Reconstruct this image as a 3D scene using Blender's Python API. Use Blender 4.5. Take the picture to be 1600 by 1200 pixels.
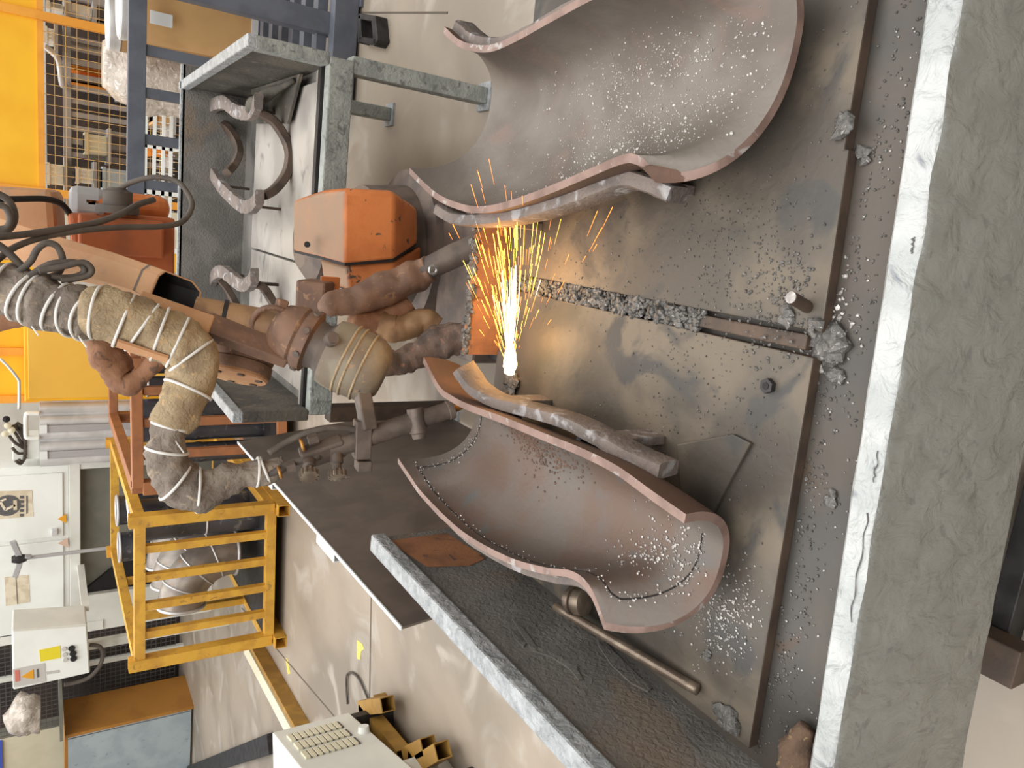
import bpy, math, random
from mathutils import Vector, Matrix, noise
V3 = Vector
random.seed(7)
for o in list(bpy.data.objects): bpy.data.objects.remove(o)
scene = bpy.context.scene
COL = scene.collection

# ------------------------------------------------------------------ camera
FPX = 1150.0; CX, CY = 800.0, 600.0; CAMH = 1.6
down = V3((1800.0, -25.0, FPX)).normalized()            # nadir of the photograph, in camera space
yb = V3((-735.0, -315.0, FPX)); yb -= down*yb.dot(down); yb.normalize()
xa = yb.cross(-down)
if xa.y > 0: xa = -xa
RW = Matrix((xa, yb, -down))                            # camera space -> room space
CAM = V3((0, 0, CAMH))
cam_d = bpy.data.cameras.new('camera'); cam = bpy.data.objects.new('camera', cam_d); COL.objects.link(cam)
cam_d.sensor_fit = 'HORIZONTAL'; cam_d.sensor_width = 36.0; cam_d.lens = FPX*36.0/1600.0
cam_d.clip_start = 0.05; cam_d.clip_end = 200
ex, ey, ez = RW @ V3((1, 0, 0)), RW @ V3((0, -1, 0)), RW @ V3((0, 0, -1))
m = Matrix.Identity(4)
for i, e in enumerate((ex, ey, ez)):
    for k in range(3): m[k][i] = e[k]
m.translation = CAM
cam.matrix_world = m
scene.camera = cam

# ------------------------------------------------------------------ world, lights, exposure
world = bpy.data.worlds.new('world'); scene.world = world; world.use_nodes = True
bg = world.node_tree.nodes['Background']
bg.inputs[0].default_value = (1.0, 0.985, 0.955, 1); bg.inputs[1].default_value = 0.55
def area(name, loc, rot, sx, sy, energy, col):
    d = bpy.data.lights.new(name, 'AREA'); d.shape = 'RECTANGLE'; d.size = sx; d.size_y = sy
    d.energy = energy; d.color = col
    o = bpy.data.objects.new(name, d); COL.objects.link(o); o.location = loc; o.rotation_euler = rot
    return o
area('overhead_strip', (-0.6, 1.6, 7.0), (0, 0, 0), 3.0, 14.0, 345, (1.0, 0.99, 0.965))
area('overhead_strip', (-0.6, -5.0, 7.0), (0, 0, 0), 9.0, 5.0, 600, (1.0, 0.99, 0.965))  # fill strip added behind the camera to brighten faces turned to it
area('overhead_strip', (-4.5, 7.0, 7.0), (0, 0, 0), 3.0, 14.0, 600, (1.0, 0.99, 0.965))
area('overhead_strip', (3.5, 8.0, 7.0), (0, 0, 0), 3.0, 14.0, 560, (1.0, 0.99, 0.965))
vs = scene.view_settings
vs.view_transform = 'Standard'; vs.look = 'None'; vs.exposure = 0.0; vs.gamma = 1.0
vs.use_curve_mapping = False

# ------------------------------------------------------------------ point helpers (room metres)
def ray(x, y): return RW @ V3((x-CX, y-CY, FPX))
def gz(x, y, z):
    d = ray(x, y); return CAM + d*((z-CAMH)/d.z)
def gy(x, y, Y):
    d = ray(x, y); return CAM + d*(Y/d.y)
def gx(x, y, X):
    d = ray(x, y); return CAM + d*(X/d.x)
FWD = RW @ V3((0, 0, 1))
def ppm(p): return FPX/((p-CAM).dot(FWD))               # pixels per metre at a point

# ------------------------------------------------------------------ materials
def lin(c):
    return tuple((v/255/12.92 if v/255 <= 0.04045 else ((v/255+0.055)/1.055)**2.4) for v in c) + (1,)
MATS = {}
def mat(name, c1, c2=None, c3=None, scale=8, rough=0.6, metal=0.0, bump=0.0, bscale=60, stretch=(1, 1, 1),
        p2=(0.4, 0.62), p3=(0.6, 0.68), scale3=None, rough2=None, bdist=0.01, bstretch=(1,1,1), det=6, sp=0.5, dust=None):
    mt = bpy.data.materials.new(name); mt.use_nodes = True
    nt = mt.node_tree; N = nt.nodes; L = nt.links
    b = N['Principled BSDF']; b.inputs['Roughness'].default_value = rough; b.inputs['Metallic'].default_value = metal
    b.inputs['Specular IOR Level'].default_value = sp
    tc = N.new('ShaderNodeTexCoord')
    def mapping(s):
        mp = N.new('ShaderNodeMapping'); mp.inputs['Scale'].default_value = s
        L.new(tc.outputs['Object'], mp.inputs['Vector']); return mp.outputs[0]
    def nz(sc, vec, d=6, dist=0.3):
        n = N.new('ShaderNodeTexNoise'); n.inputs['Scale'].default_value = sc; n.inputs['Detail'].default_value = d
        n.inputs['Distortion'].default_value = dist
        L.new(vec, n.inputs['Vector']); return n.outputs['Fac']
    def ramp(fac, a, bb):
        r = N.new('ShaderNodeMapRange'); r.inputs[1].default_value = a; r.inputs[2].default_value = bb
        r.interpolation_type = 'SMOOTHSTEP'
        L.new(fac, r.inputs[0]); return r.outputs[0]
    def mix(fac, a, bcol):
        mx = N.new('ShaderNodeMix'); mx.data_type = 'RGBA'
        L.new(fac, mx.inputs[0])
        if isinstance(a, tuple): mx.inputs[6].default_value = a
        else: L.new(a, mx.inputs[6])
        mx.inputs[7].default_value = bcol
        return mx.outputs[2]
    v = mapping(stretch)
    col = lin(c1)
    f2 = None
    if c2:
        f2 = ramp(nz(scale, v, det), *p2); col = mix(f2, col, lin(c2))
    if c3:
        f3 = ramp(nz(scale3 or scale*3.1, v, det, 0.8), *p3); col = mix(f3, col, lin(c3))
    if dust:      # dust lies on the faces that look up
        ge = N.new('ShaderNodeNewGeometry'); sx = N.new('ShaderNodeSeparateXYZ'); L.new(ge.outputs['Normal'], sx.inputs[0])
        ad = N.new('ShaderNodeMath'); ad.operation = 'ADD'; L.new(sx.outputs[2], ad.inputs[0])
        ml = N.new('ShaderNodeMath'); ml.operation = 'MULTIPLY_ADD'; ml.inputs[1].default_value = .5; ml.inputs[2].default_value = -.25
        L.new(nz(scale*1.6, v, det), ml.inputs[0]); L.new(ml.outputs[0], ad.inputs[1])
        col = mix(ramp(ad.outputs[0], 0.45, 1.05), col, lin(dust))
    if isinstance(col, tuple): b.inputs['Base Color'].default_value = col
    else: L.new(col, b.inputs['Base Color'])
    if rough2 is not None and f2 is not None:
        r = N.new('ShaderNodeMapRange'); r.inputs[3].default_value = rough; r.inputs[4].default_value = rough2
        L.new(f2, r.inputs[0]); L.new(r.outputs[0], b.inputs['Roughness'])
    if bump:
        bn = N.new('ShaderNodeBump'); bn.inputs['Strength'].default_value = bump; bn.inputs['Distance'].default_value = bdist
        L.new(nz(bscale, mapping(bstretch), 5, 0.6), bn.inputs['Height']); L.new(bn.outputs[0], b.inputs['Normal'])
    MATS[name] = mt
    return mt
def emit(name, c, s):
    mt = bpy.data.materials.new(name); mt.use_nodes = True
    b = mt.node_tree.nodes['Principled BSDF']; b.inputs['Base Color'].default_value = (0, 0, 0, 1)
    b.inputs['Emission Color'].default_value = lin(c); b.inputs['Emission Strength'].default_value = s
    MATS[name] = mt; return mt

mat('concrete', (158, 145, 130), (136, 125, 112), (170, 161, 150), scale=0.9, rough=0.55, bump=0.15, bscale=14, scale3=2.6, p3=(0.52, 0.7), rough2=0.42)
mat('joint', (96, 86, 76), rough=0.9)
mat('yellow_mark', (226, 206, 96), (206, 186, 110), scale=30, rough=0.7)
mat('plate', (80, 74, 67), (110, 100, 87), (70, 68, 66), scale=5.0, rough=0.5, metal=0.25, bump=0.25, bscale=50, scale3=7, p3=(0.55, 0.66), rough2=0.6, bdist=0.004)
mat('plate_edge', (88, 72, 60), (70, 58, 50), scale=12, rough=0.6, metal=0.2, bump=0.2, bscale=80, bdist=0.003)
mat('tray', (84, 77, 70), (72, 69, 66), (82, 70, 60), scale=5, rough=0.5, metal=0.25, bump=0.2, bscale=70, bdist=0.003, scale3=11)
mat('crust', (122, 118, 113), (104, 101, 97), (126, 112, 98), scale=6, rough=0.95, bump=0.9, bscale=90, bdist=0.006, scale3=3.2, p3=(0.56, 0.7))
mat('rust', (166, 114, 78), (138, 96, 70), (104, 80, 66), scale=9, rough=0.8, metal=0.1, bump=0.4, bscale=70, bdist=0.004, scale3=16)  # rust, with orange spark glow brightened into the colour
mat('slag', (104, 101, 98), (78, 75, 72), (160, 157, 154), scale=60, rough=0.5, metal=0.35, bump=0.6, bscale=200, bdist=0.003, p3=(0.6, 0.7))
mat('slag_light', (190, 186, 182), (140, 134, 130), scale=60, rough=0.35, metal=0.4)
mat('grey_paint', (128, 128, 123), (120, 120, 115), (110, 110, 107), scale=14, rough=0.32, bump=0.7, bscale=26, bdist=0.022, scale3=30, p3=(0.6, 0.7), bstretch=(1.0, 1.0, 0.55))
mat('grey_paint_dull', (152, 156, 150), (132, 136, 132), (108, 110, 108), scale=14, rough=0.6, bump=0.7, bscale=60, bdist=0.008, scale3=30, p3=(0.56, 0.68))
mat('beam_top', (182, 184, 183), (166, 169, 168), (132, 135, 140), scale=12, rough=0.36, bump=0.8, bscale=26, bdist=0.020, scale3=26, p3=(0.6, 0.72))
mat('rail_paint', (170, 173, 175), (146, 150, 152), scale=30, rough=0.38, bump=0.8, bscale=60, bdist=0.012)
mat('shell', (114, 106, 98), (100, 91, 84), (116, 99, 90), scale=5.5, rough=0.52, metal=0.25, bump=0.3, bscale=60, bdist=0.003, scale3=9, p3=(0.56, 0.72), rough2=0.6)
mat('shell_red', (100, 91, 84), (100, 80, 69), (92, 90, 87), scale=4.8, rough=0.52, metal=0.25, bump=0.3, bscale=60, bdist=0.003, scale3=9, p3=(0.55, 0.72))
mat('shell_edge', (142, 117, 107), (120, 97, 88), (160, 152, 147), scale=16, rough=0.55, metal=0.15, bump=0.2, bscale=90, bdist=0.002, scale3=30)
mat('shell_out', (104, 78, 64), (86, 68, 58), scale=9, rough=0.7, metal=0.15, bump=0.3, bscale=80, bdist=0.003)
mat('cradle', (124, 112, 105), (106, 97, 92), (160, 156, 156), scale=12, rough=0.75, metal=0.15, bump=0.7, bscale=90, bdist=0.005, scale3=24, p3=(0.56, 0.68))
mat('cut', (34, 28, 26), rough=0.8)
mat('sheet', (128, 116, 107), (114, 104, 97), scale=7, rough=0.42, metal=0.45, bump=0.12, bscale=200, bdist=0.002)
mat('white_edge', (226, 228, 228), rough=0.5)
mat('bt_top', (174, 168, 160), (150, 144, 138), (120, 116, 112), scale=4, rough=0.5, metal=0.2, bump=0.15, bscale=50, bdist=0.003, scale3=7, p3=(0.6, 0.74))
mat('dark_steel', (58, 56, 56), (44, 42, 42), scale=14, rough=0.55, metal=0.4, bump=0.2, bscale=60, bdist=0.003)
mat('robot_orange', (212, 126, 68), (194, 110, 56), (92, 74, 62), scale=7, rough=0.55, bump=0.25, bscale=90, bdist=0.003, scale3=24, p3=(0.63, 0.665), dust=(142, 114, 90))
mat('robot_dusty', (198, 153, 112), (186, 136, 96), (172, 140, 110), scale=6, rough=0.62, bump=0.2, bscale=90, bdist=0.003)
mat('robot_rust', (132, 100, 80), (112, 86, 72), (152, 118, 90), scale=14, rough=0.6, metal=0.2, bump=0.35, bscale=80, bdist=0.003)
mat('robot_red', (170, 92, 50), (146, 80, 46), scale=8, rough=0.55, bump=0.15, bscale=90, bdist=0.002)
mat('robot_dark', (112, 98, 88), (92, 82, 76), scale=12, rough=0.6, metal=0.2, bump=0.3, bscale=70, bdist=0.003)
mat('olive_sleeve', (138, 128, 110), (120, 106, 90), (152, 126, 98), scale=14, rough=0.6, bump=0.3, bscale=60, bdist=0.003)
mat('brass', (190, 140, 74), (160, 112, 62), scale=30, rough=0.4, metal=0.6)
mat('torch', (112, 99, 90), (96, 85, 78), scale=24, rough=0.55, metal=0.3, bump=0.2, bscale=120, bdist=0.002)
mat('tube_yellow', (156, 120, 84), (130, 98, 70), scale=16, rough=0.6, bump=0.3, bscale=60, bdist=0.003)
mat('cloth_tan', (176, 156, 126), (152, 134, 110), (190, 162, 124), scale=16, rough=0.95, bump=0.8, bscale=120, bdist=0.006, sp=0.1)
mat('cloth_grey', (146, 135, 124), (122, 112, 103), (158, 142, 124), scale=10, rough=0.95, bump=0.9, bscale=45, bdist=0.012, sp=0.1)
mat('leather', (152, 112, 86), (128, 92, 71), (106, 83, 70), scale=9, rough=0.75, bump=0.5, bscale=40, bdist=0.008, sp=0.2)
mat('dark_hose', (116, 94, 82), (88, 74, 66), (142, 104, 82), scale=18, rough=0.7, bump=0.6, bscale=60, bdist=0.006)
mat('tie', (222, 220, 216), rough=0.45)
mat('cable', (92, 83, 75), (78, 71, 66), scale=20, rough=0.7)
mat('yellow', (246, 188, 36), (240, 178, 32), scale=2, rough=0.45)
mat('yellow_frame', (236, 164, 58), (224, 152, 52), scale=4, rough=0.5)
mat('crate_yellow', (216, 166, 62), (196, 146, 56), (170, 128, 60), scale=7, rough=0.55, bump=0.2, bscale=60, bdist=0.003, scale3=20, p3=(0.6, 0.7))
mat('pallet_yellow', (168, 128, 58), (148, 112, 52), scale=9, rough=0.6)
mat('brown_frame', (160, 102, 62), (144, 92, 58), scale=9, rough=0.6)
mat('wire', (226, 180, 112), rough=0.5)
mat('white_mach', (240, 242, 238), (232, 234, 228), scale=2, rough=0.5)
mat('white_mach2', (226, 226, 218), (216, 216, 208), scale=3, rough=0.5)
mat('alu', (226, 226, 226), (206, 206, 206), scale=4, rough=0.4, metal=0.35)
mat('olive', (124, 122, 110), (114, 112, 102), scale=4, rough=0.6)
mat('cream', (222, 216, 190), (214, 208, 182), scale=3, rough=0.55)
mat('blue_grey', (172, 184, 188), (158, 170, 176), (138, 144, 148), scale=4, rough=0.55, scale3=16, p3=(0.64, 0.72))
mat('orange_brown', (176, 122, 52), (164, 112, 48), scale=4, rough=0.5)
mat('blue', (70, 96, 190), rough=0.5)
mat('rack_blue', (96, 100, 110), (86, 90, 100), scale=8, rough=0.55)
mat('cardboard', (196, 156, 104), (184, 144, 96), scale=3, rough=0.85)
mat('plastic_wrap', (206, 194, 182), (176, 164, 152), (228, 222, 216), scale=9, rough=0.2, bump=0.7, bscale=22, bdist=0.02)
mat('cardboard_dark', (176, 138, 92), (162, 126, 84), scale=3, rough=0.85)
mat('yellow_pale', (242, 190, 76), (236, 182, 70), scale=1.5, rough=0.5)
mat('rag', (104, 82, 66), (84, 66, 54), (140, 118, 84), scale=30, rough=0.9, bump=0.6, bscale=120, bdist=0.004)
mat('pink_wrap', (214, 178, 160), (196, 160, 146), scale=7, rough=0.35, bump=0.4, bscale=20, bdist=0.02)
mat('grey_bar', (168, 166, 166), rough=0.6)
mat('orange_box', (232, 142, 40), (216, 128, 36), scale=6, rough=0.6)
mat('wall', (206, 200, 190), (190, 184, 174), scale=1.2, rough=0.8)
mat('wall_shade', (170, 166, 158), (156, 152, 146), scale=1.2, rough=0.85)
mat('soot_shade', (92, 87, 78), (74, 70, 64), (112, 100, 86), scale=6, rough=0.9, bump=0.6, bscale=40, bdist=0.008)  # sooty crust on the back table, painted shade on its left post
mat('dark_back', (70, 60, 54), (48, 42, 40), scale=1.6, rough=0.9)
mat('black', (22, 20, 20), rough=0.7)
mat('label_yellow', (232, 214, 50), rough=0.5)
mat('label_grey', (196, 192, 186), rough=0.6)
mat('label_red', (206, 120, 108), rough=0.6)
mat('label_cream', (226, 214, 190), (206, 190, 164), scale=12, rough=0.6)
mat('label_orange', (226, 160, 40), rough=0.55)
mat('label_faded', (222, 190, 170), rough=0.6)
mat('ink', (92, 90, 90), rough=0.7)
mat('chrome', (200, 200, 200), rough=0.25, metal=0.9)
mat('steel_part', (150, 142, 134), (120, 112, 106), (150, 126, 104), scale=5, rough=0.42, metal=0.5)
mat('steel_dark', (92, 92, 97), (72, 72, 77), (140, 140, 142), scale=4, rough=0.4, metal=0.5, p3=(0.58, 0.72))
mat('steel_edge', (206, 206, 208), rough=0.4, metal=0.5)
mat('tool_steel', (142, 128, 112), (116, 102, 90), scale=30, rough=0.38, metal=0.6, bump=0.3, bscale=120, bdist=0.002)
emit('fire_core', (255, 238, 180), 6)
emit('fire_yellow', (255, 196, 70), 9)
emit('fire_orange', (255, 132, 40), 5)

# ------------------------------------------------------------------ geometry helpers: every one returns (verts, faces)
def join(*gs):
    v, f = [], []
    for g in gs:
        k = len(v); v += g[0]; f += [tuple(i+k for i in q) for q in g[1]]
    return v, f
def hexa(c):   # 8 corners: bottom 4 ccw, top 4 ccw
    return [V3(p) for p in c], [(3, 2, 1, 0), (4, 5, 6, 7), (0, 1, 5, 4), (1, 2, 6, 5), (2, 3, 7, 6), (3, 0, 4, 7)]
def box(a, b):
    (x0, y0, z0), (x1, y1, z1) = a, b
    return hexa([(x0, y0, z0), (x1, y0, z0), (x1, y1, z0), (x0, y1, z0), (x0, y0, z1), (x1, y0, z1), (x1, y1, z1), (x0, y1, z1)])
def frame(d, up=V3((0, 0, 1))):
    d = d.normalized()
    if abs(d.dot(up)) > 0.98: up = V3((0, 1, 0))
    s = d.cross(up).normalized(); u = s.cross(d).normalized()
    return s, u
def beam(p, q, w, h, up=V3((0, 0, 1))):
    p, q = V3(p), V3(q); s, u = frame(q-p, V3(up)); s *= w/2; u *= h/2
    return hexa([p-s-u, p+s-u, q+s-u, q-s-u, p-s+u, p+s+u, q+s+u, q-s+u])
def hollow(p, q, w, h, t=0.004, up=V3((0, 0, 1))):
    p, q = V3(p), V3(q); s, u = frame(q-p, V3(up))
    def ring(c, ww, hh): return [c-s*ww-u*hh, c+s*ww-u*hh, c+s*ww+u*hh, c-s*ww+u*hh]
    v = ring(p, w/2, h/2)+ring(q, w/2, h/2)+ring(p, w/2-t, h/2-t)+ring(q, w/2-t, h/2-t)
    f = []
    for i in range(4):
        j = (i+1) % 4
        f += [(i, j, j+4, i+4), (8+j, 8+i, 12+i, 12+j), (j, i, 8+i, 8+j), (4+i, 4+j, 12+j, 12+i)]
    return v, f
def ring_loft(rings, cap=True, closed=True):
    v, f = [], []; n = len(rings[0])
    for r in rings: v += [V3(p) for p in r]
    for k in range(len(rings)-1):
        for i in range(n if closed else n-1):
            j = (i+1) % n
            f.append((k*n+i, k*n+j, (k+1)*n+j, (k+1)*n+i))
    if cap:
        f.append(tuple(reversed(range(n)))); f.append(tuple(range((len(rings)-1)*n, len(rings)*n)))
    return v, f
def smooth_pts(pts, per=6):
    pts = [V3(p) for p in pts]; out = []
    for i in range(len(pts)-1):
        p0 = pts[max(i-1, 0)]; p1 = pts[i]; p2 = pts[i+1]; p3 = pts[min(i+2, len(pts)-1)]
        for k in range(per):
            t = k/per
            out.append(0.5*((2*p1)+(p2-p0)*t+(2*p0-5*p1+4*p2-p3)*t*t+(3*p1-p0-3*p2+p3)*t**3))
    out.append(pts[-1]); return out
def smooth_vals(vals, per=6):
    return [p.x for p in smooth_pts([V3((v, 0, 0)) for v in vals], per)]
def frames(pts):
    fr = []; s = None
    for i, p in enumerate(pts):
        d = (pts[min(i+1, len(pts)-1)]-pts[max(i-1, 0)]).normalized()
        if s is None: s, u = frame(d)
        else:
            s = (s-d*s.dot(d)).normalized(); u = s.cross(d)
        fr.append((s.copy(), u.copy(), d))
    return fr
def tube(pts, r, n=12, per=6, lump=0.0, lscale=20.0, seed=0.0):
    rr = r if isinstance(r, (list, tuple)) else [r]*len(pts)
    if per > 1: P = smooth_pts(pts, per); rr = smooth_vals(rr, per)
    else: P = [V3(p) for p in pts]
    rings = []
    for (s, u, d), p, q in zip(frames(P), P, rr):
        ring = []
        for k in range(n):
            a = 2*math.pi*k/n; dv = s*math.cos(a)+u*math.sin(a)
            e = q
            if lump:
                w = (p+dv*q)*lscale; e = q*(1+lump*noise.noise(V3((w.x+seed, w.y, w.z)))+lump*0.5*noise.noise(w*2.7))
            ring.append(p+dv*e)
        rings.append(ring)
    return ring_loft(rings)
def lathe(p, q, prof, n=28):
    p, q = V3(p), V3(q); s, u = frame(q-p)
    return ring_loft([[p+(q-p)*t+(s*math.cos(2*math.pi*k/n)+u*math.sin(2*math.pi*k/n))*r for k in range(n)] for t, r in prof])
def cyl(p, q, r, n=20): return lathe(p, q, [(0, r), (1, r)], n)
def torus(c, ax, R, r, n=32, m_=8, sx=1.0, su=1.0):
    s, u = frame(V3(ax)); a_ = V3(ax).normalized(); rings = []
    for i in range(n):
        t = 2*math.pi*i/n; dv = s*math.cos(t)*sx+u*math.sin(t)*su
        rings.append([V3(c)+dv*R+(dv.normalized()*math.cos(2*math.pi*k/m_)+a_*math.sin(2*math.pi*k/m_))*r for k in range(m_)])
    rings.append(rings[0]); v, f = ring_loft(rings, cap=False); return v, f
def prism(poly, vec):
    poly = [V3(p) for p in poly]; vec = V3(vec); n = len(poly)
    v = poly+[p+vec for p in poly]
    nr = V3((0, 0, 0))
    for i in range(n): nr += poly[i].cross(poly[(i+1) % n])
    f = [tuple(reversed(range(n))), tuple(range(n, 2*n))]+[(i, (i+1) % n, (i+1) % n+n, i+n) for i in range(n)]
    if nr.dot(vec) < 0: f = [tuple(reversed(q)) for q in f]
    return v, f
def rect_sweep(pts, w, h, per=6, up=V3((0, 0, 1)), jit=0.0):
    P = smooth_pts(pts, per); rings = []
    for i, p in enumerate(P):
        d = P[min(i+1, len(P)-1)]-P[max(i-1, 0)]
        s = d.cross(up).normalized(); u = s.cross(d).normalized()
        j = lambda: 1+random.uniform(-jit, jit)
        c = 0.22
        ring = []
        for a, b in ((-1, -1+c), (-1+c, -1), (1-c, -1), (1, -1+c), (1, 1-c), (1-c, 1), (-1+c, 1), (-1, 1-c)):
            ring.append(p+s*(a*w/2*j())+u*(b*h/2*j()))
        rings.append(ring)
    return ring_loft(rings)
ICO_V = None
def ico(c, r, squash=1.0, seed=None):
    t = (1+5**0.5)/2
    vs_ = [(-1, t, 0), (1, t, 0), (-1, -t, 0), (1, -t, 0), (0, -1, t), (0, 1, t), (0, -1, -t), (0, 1, -t), (t, 0, -1), (t, 0, 1), (-t, 0, -1), (-t, 0, 1)]
    fs = [(0, 11, 5), (0, 5, 1), (0, 1, 7), (0, 7, 10), (0, 10, 11), (1, 5, 9), (5, 11, 4), (11, 10, 2), (10, 7, 6), (7, 1, 8), (3, 9, 4), (3, 4, 2), (3, 2, 6), (3, 6, 8), (3, 8, 9), (4, 9, 5), (2, 4, 11), (6, 2, 10), (8, 6, 7), (9, 8, 1)]
    out = []
    for x, y, z in vs_:
        k = r/1.902*random.uniform(0.7, 1.3) if seed is None else r/1.902
        out.append(V3(c)+V3((x*k, y*k, z*k*squash)))
    return out, fs
def rock(c, r, sq=0.6):
    g = ico((0, 0, 0), r, sq); rot = Matrix.Rotation(random.uniform(0, 6.28), 3, 'Z')
    return [V3(c)+rot @ (V3((p.x*random.uniform(.9, 1.5), p.y, p.z))) for p in g[0]], g[1]

# ------------------------------------------------------------------ object helpers
def props(o, label=None, cat=None, group=None, kind=None):
    if label: o['label'] = label
    if cat: o['category'] = cat
    if group: o['group'] = group
    if kind: o['kind'] = kind
    return o
ROOT = {}
def wloc(o):
    p = V3((0, 0, 0))
    while o is not None: p += V3(o.location); o = o.parent
    return p
def thing(name, loc, label, cat, group=None):
    o = bpy.data.objects.new(name, None); o.empty_display_size = 0.05; COL.objects.link(o); o.location = V3(loc)
    return props(o, label, cat, group)
def mk(name, g, material, parent=None, label=None, cat=None, group=None, kind=None, smooth=False, bevel=0.0, seg=2):
    verts, faces = g
    if parent is None:
        xs = [p[0] for p in verts]; ys = [p[1] for p in verts]; zs = [p[2] for p in verts]
        base = V3(((min(xs)+max(xs))/2, (min(ys)+max(ys))/2, min(zs)))
    else: base = wloc(parent)
    me = bpy.data.meshes.new(name)
    me.from_pydata([tuple(V3(p)-base) for p in verts], [], faces); me.validate(); me.update()
    if isinstance(material, str): material = [material]
    for k in material: me.materials.append(MATS[k])
    o = bpy.data.objects.new(name, me); COL.objects.link(o)
    if parent is None: o.location = base
    else: o.parent = parent
    if smooth:
        for p in me.polygons: p.use_smooth = True
        if smooth == 'auto':
            try:
                me.set_sharp_from_angle(angle=math.radians(38))
            except Exception: pass
    if bevel:
        b = o.modifiers.new('bevel', 'BEVEL'); b.width = bevel; b.segments = seg; b.limit_method = 'ANGLE'; b.angle_limit = math.radians(35)
    return props(o, label, cat, group, kind)

# ================================================================== THE SETTING
floor = mk('floor', box((-16, -9, -0.1), (12, 16, 0)), 'concrete', kind='structure')
def strip(p, q, w, z0=0.0005, z1=0.002):
    p = V3((p[0], p[1], (z0+z1)/2)); q = V3((q[0], q[1], (z0+z1)/2)); return beam(p, q, w, z1-z0)
mk('joint', strip(gz(378, 950, 0), gz(540, 1140, 0), 0.012), 'joint', floor)
mk('joint', strip(gz(584, 700, 0), gz(577, 1130, 0), 0.012), 'joint', floor)
mk('joint', strip(gz(700, 20, 0), gz(560, 20, 0), 0.010), 'joint', floor)
def mark(px):
    return prism([gz(x, y, 0.0006) for x, y in px], (0, 0, 0.0012))
mk('paint_mark', mark([(558, 1000), (566, 1006), (569, 1014), (564, 1018), (563, 1031), (558, 1029)]), 'yellow_mark', floor)
mk('paint_mark', mark([(446, 1028), (450, 1030), (454, 1052), (450, 1054)]), 'yellow_mark', floor)
mk('paint_mark', mark([(548, 658), (552, 659), (551, 668), (546, 667)]), 'yellow_mark', floor)
mk('wall_back', box((-16, 15.9, 0), (12, 16.1, 7)), 'wall', kind='structure')
mk('wall_front', box((-16, -9.1, 0), (12, -8.9, 7)), 'wall_shade', kind='structure')
mk('wall_left', box((-16.1, -9, 0), (-15.9, 16, 7)), 'wall', kind='structure')
mk('wall_right', box((11.9, -9, 0), (12.1, 16, 7)), 'wall', kind='structure')

# ================================================================== MAIN CUTTING TABLE
ZP = 0.68          # top of the loose plates
ZT = 0.658         # tray floor
table = thing('cutting_table', (-0.1, 1.0, 0), 'low steel cutting table with grey painted rim in the foreground', 'table')
mk('tray_floor', prism([V3((-.80, .497, .62)), V3((.62, .572, .62)), V3((.62, 1.515, .62)), V3((-.80, 1.515, .62))], (0, 0, ZT-.62)), 'tray', table)
mk('side_panel', box((-0.785, 0.35, 0.60), (-0.765, 1.585, 0.90)), 'crust', table)
mk('side_panel', box((0.60, 0.35, 0.60), (0.62, 1.585, 0.90)), 'crust', table)
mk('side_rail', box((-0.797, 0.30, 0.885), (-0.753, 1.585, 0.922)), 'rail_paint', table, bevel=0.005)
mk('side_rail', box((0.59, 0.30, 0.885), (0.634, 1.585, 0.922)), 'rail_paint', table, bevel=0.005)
# rust patch, spark glow put into its colour, on the inner face of the panel near the robot, crust flakes
def on_wall(px, X=-0.7645): return [gx(x, y, X) for x, y in px]
rust_glow_pts = on_wall([(607, 846), (697, 833), (760, 872), (735, 884), (668, 886), (640, 868)])
mk('rust_glow_patch', prism(rust_glow_pts, (0.001, 0, 0)), 'rust', table, label='rust brown patch with spark glow in its colour')
for px in ([(800, 968), (815, 980), (830, 1000), (838, 1012), (868, 1022), (900, 1042), (910, 1062), (904, 1064), (890, 1046), (862, 1028), (832, 1018), (818, 996)],
           [(930, 985), (960, 1020), (1000, 1060), (1018, 1076), (1012, 1082), (985, 1068), (955, 1040), (935, 1010)],
           [(800, 988), (812, 1000), (822, 1006), (818, 1012), (803, 998)]):
    mk('crust_flake', prism(on_wall(px, -0.765), (0.0025, 0, 0)), 'crust', table)
# front beam with the broad bright top face
a0, a1 = gz(1263, 1200, 0.70), gz(1447, 0, 0.70)
b0, b1 = gz(1305, 1200, 0.70), gz(1507, 0, 0.70)
def ext(p, q, k): return q+(q-p)*k
A0, A1, B0, B1 = ext(a1, a0, .35), ext(a0, a1, .35), ext(b1, b0, .35), ext(b0, b1, .35)
bv = []
NB = 90
ring = []
for i in range(NB+1):
    t = i/NB; pa = A0.lerp(A1, t); pb = B0.lerp(B1, t)
    w = lambda a, s: a*noise.noise(V3((t*26, s, 3.1)))
    z = 0.70
    ring.append([V3((pa.x, pa.y+w(.002, 1), 0.325)), V3((pb.x, pb.y+w(.003, 9), 0.325)), V3((pb.x, pb.y+w(.003, 5), z-.012)),
                 V3((pb.x, pb.y+.004+w(.003, 5), z-.003+w(.002, 6))), V3((pb.x, pb.y+.010, z+w(.002, 7))), V3((pa.x, pa.y-.004, z+w(.002, 8))), V3((pa.x, pa.y+w(.002, 1), z-.004))])
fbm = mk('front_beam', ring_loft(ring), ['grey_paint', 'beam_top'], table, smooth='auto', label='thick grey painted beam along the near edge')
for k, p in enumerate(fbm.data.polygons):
    if k < NB*7 and k % 7 in (3, 4, 5): p.material_index = 1
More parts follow.
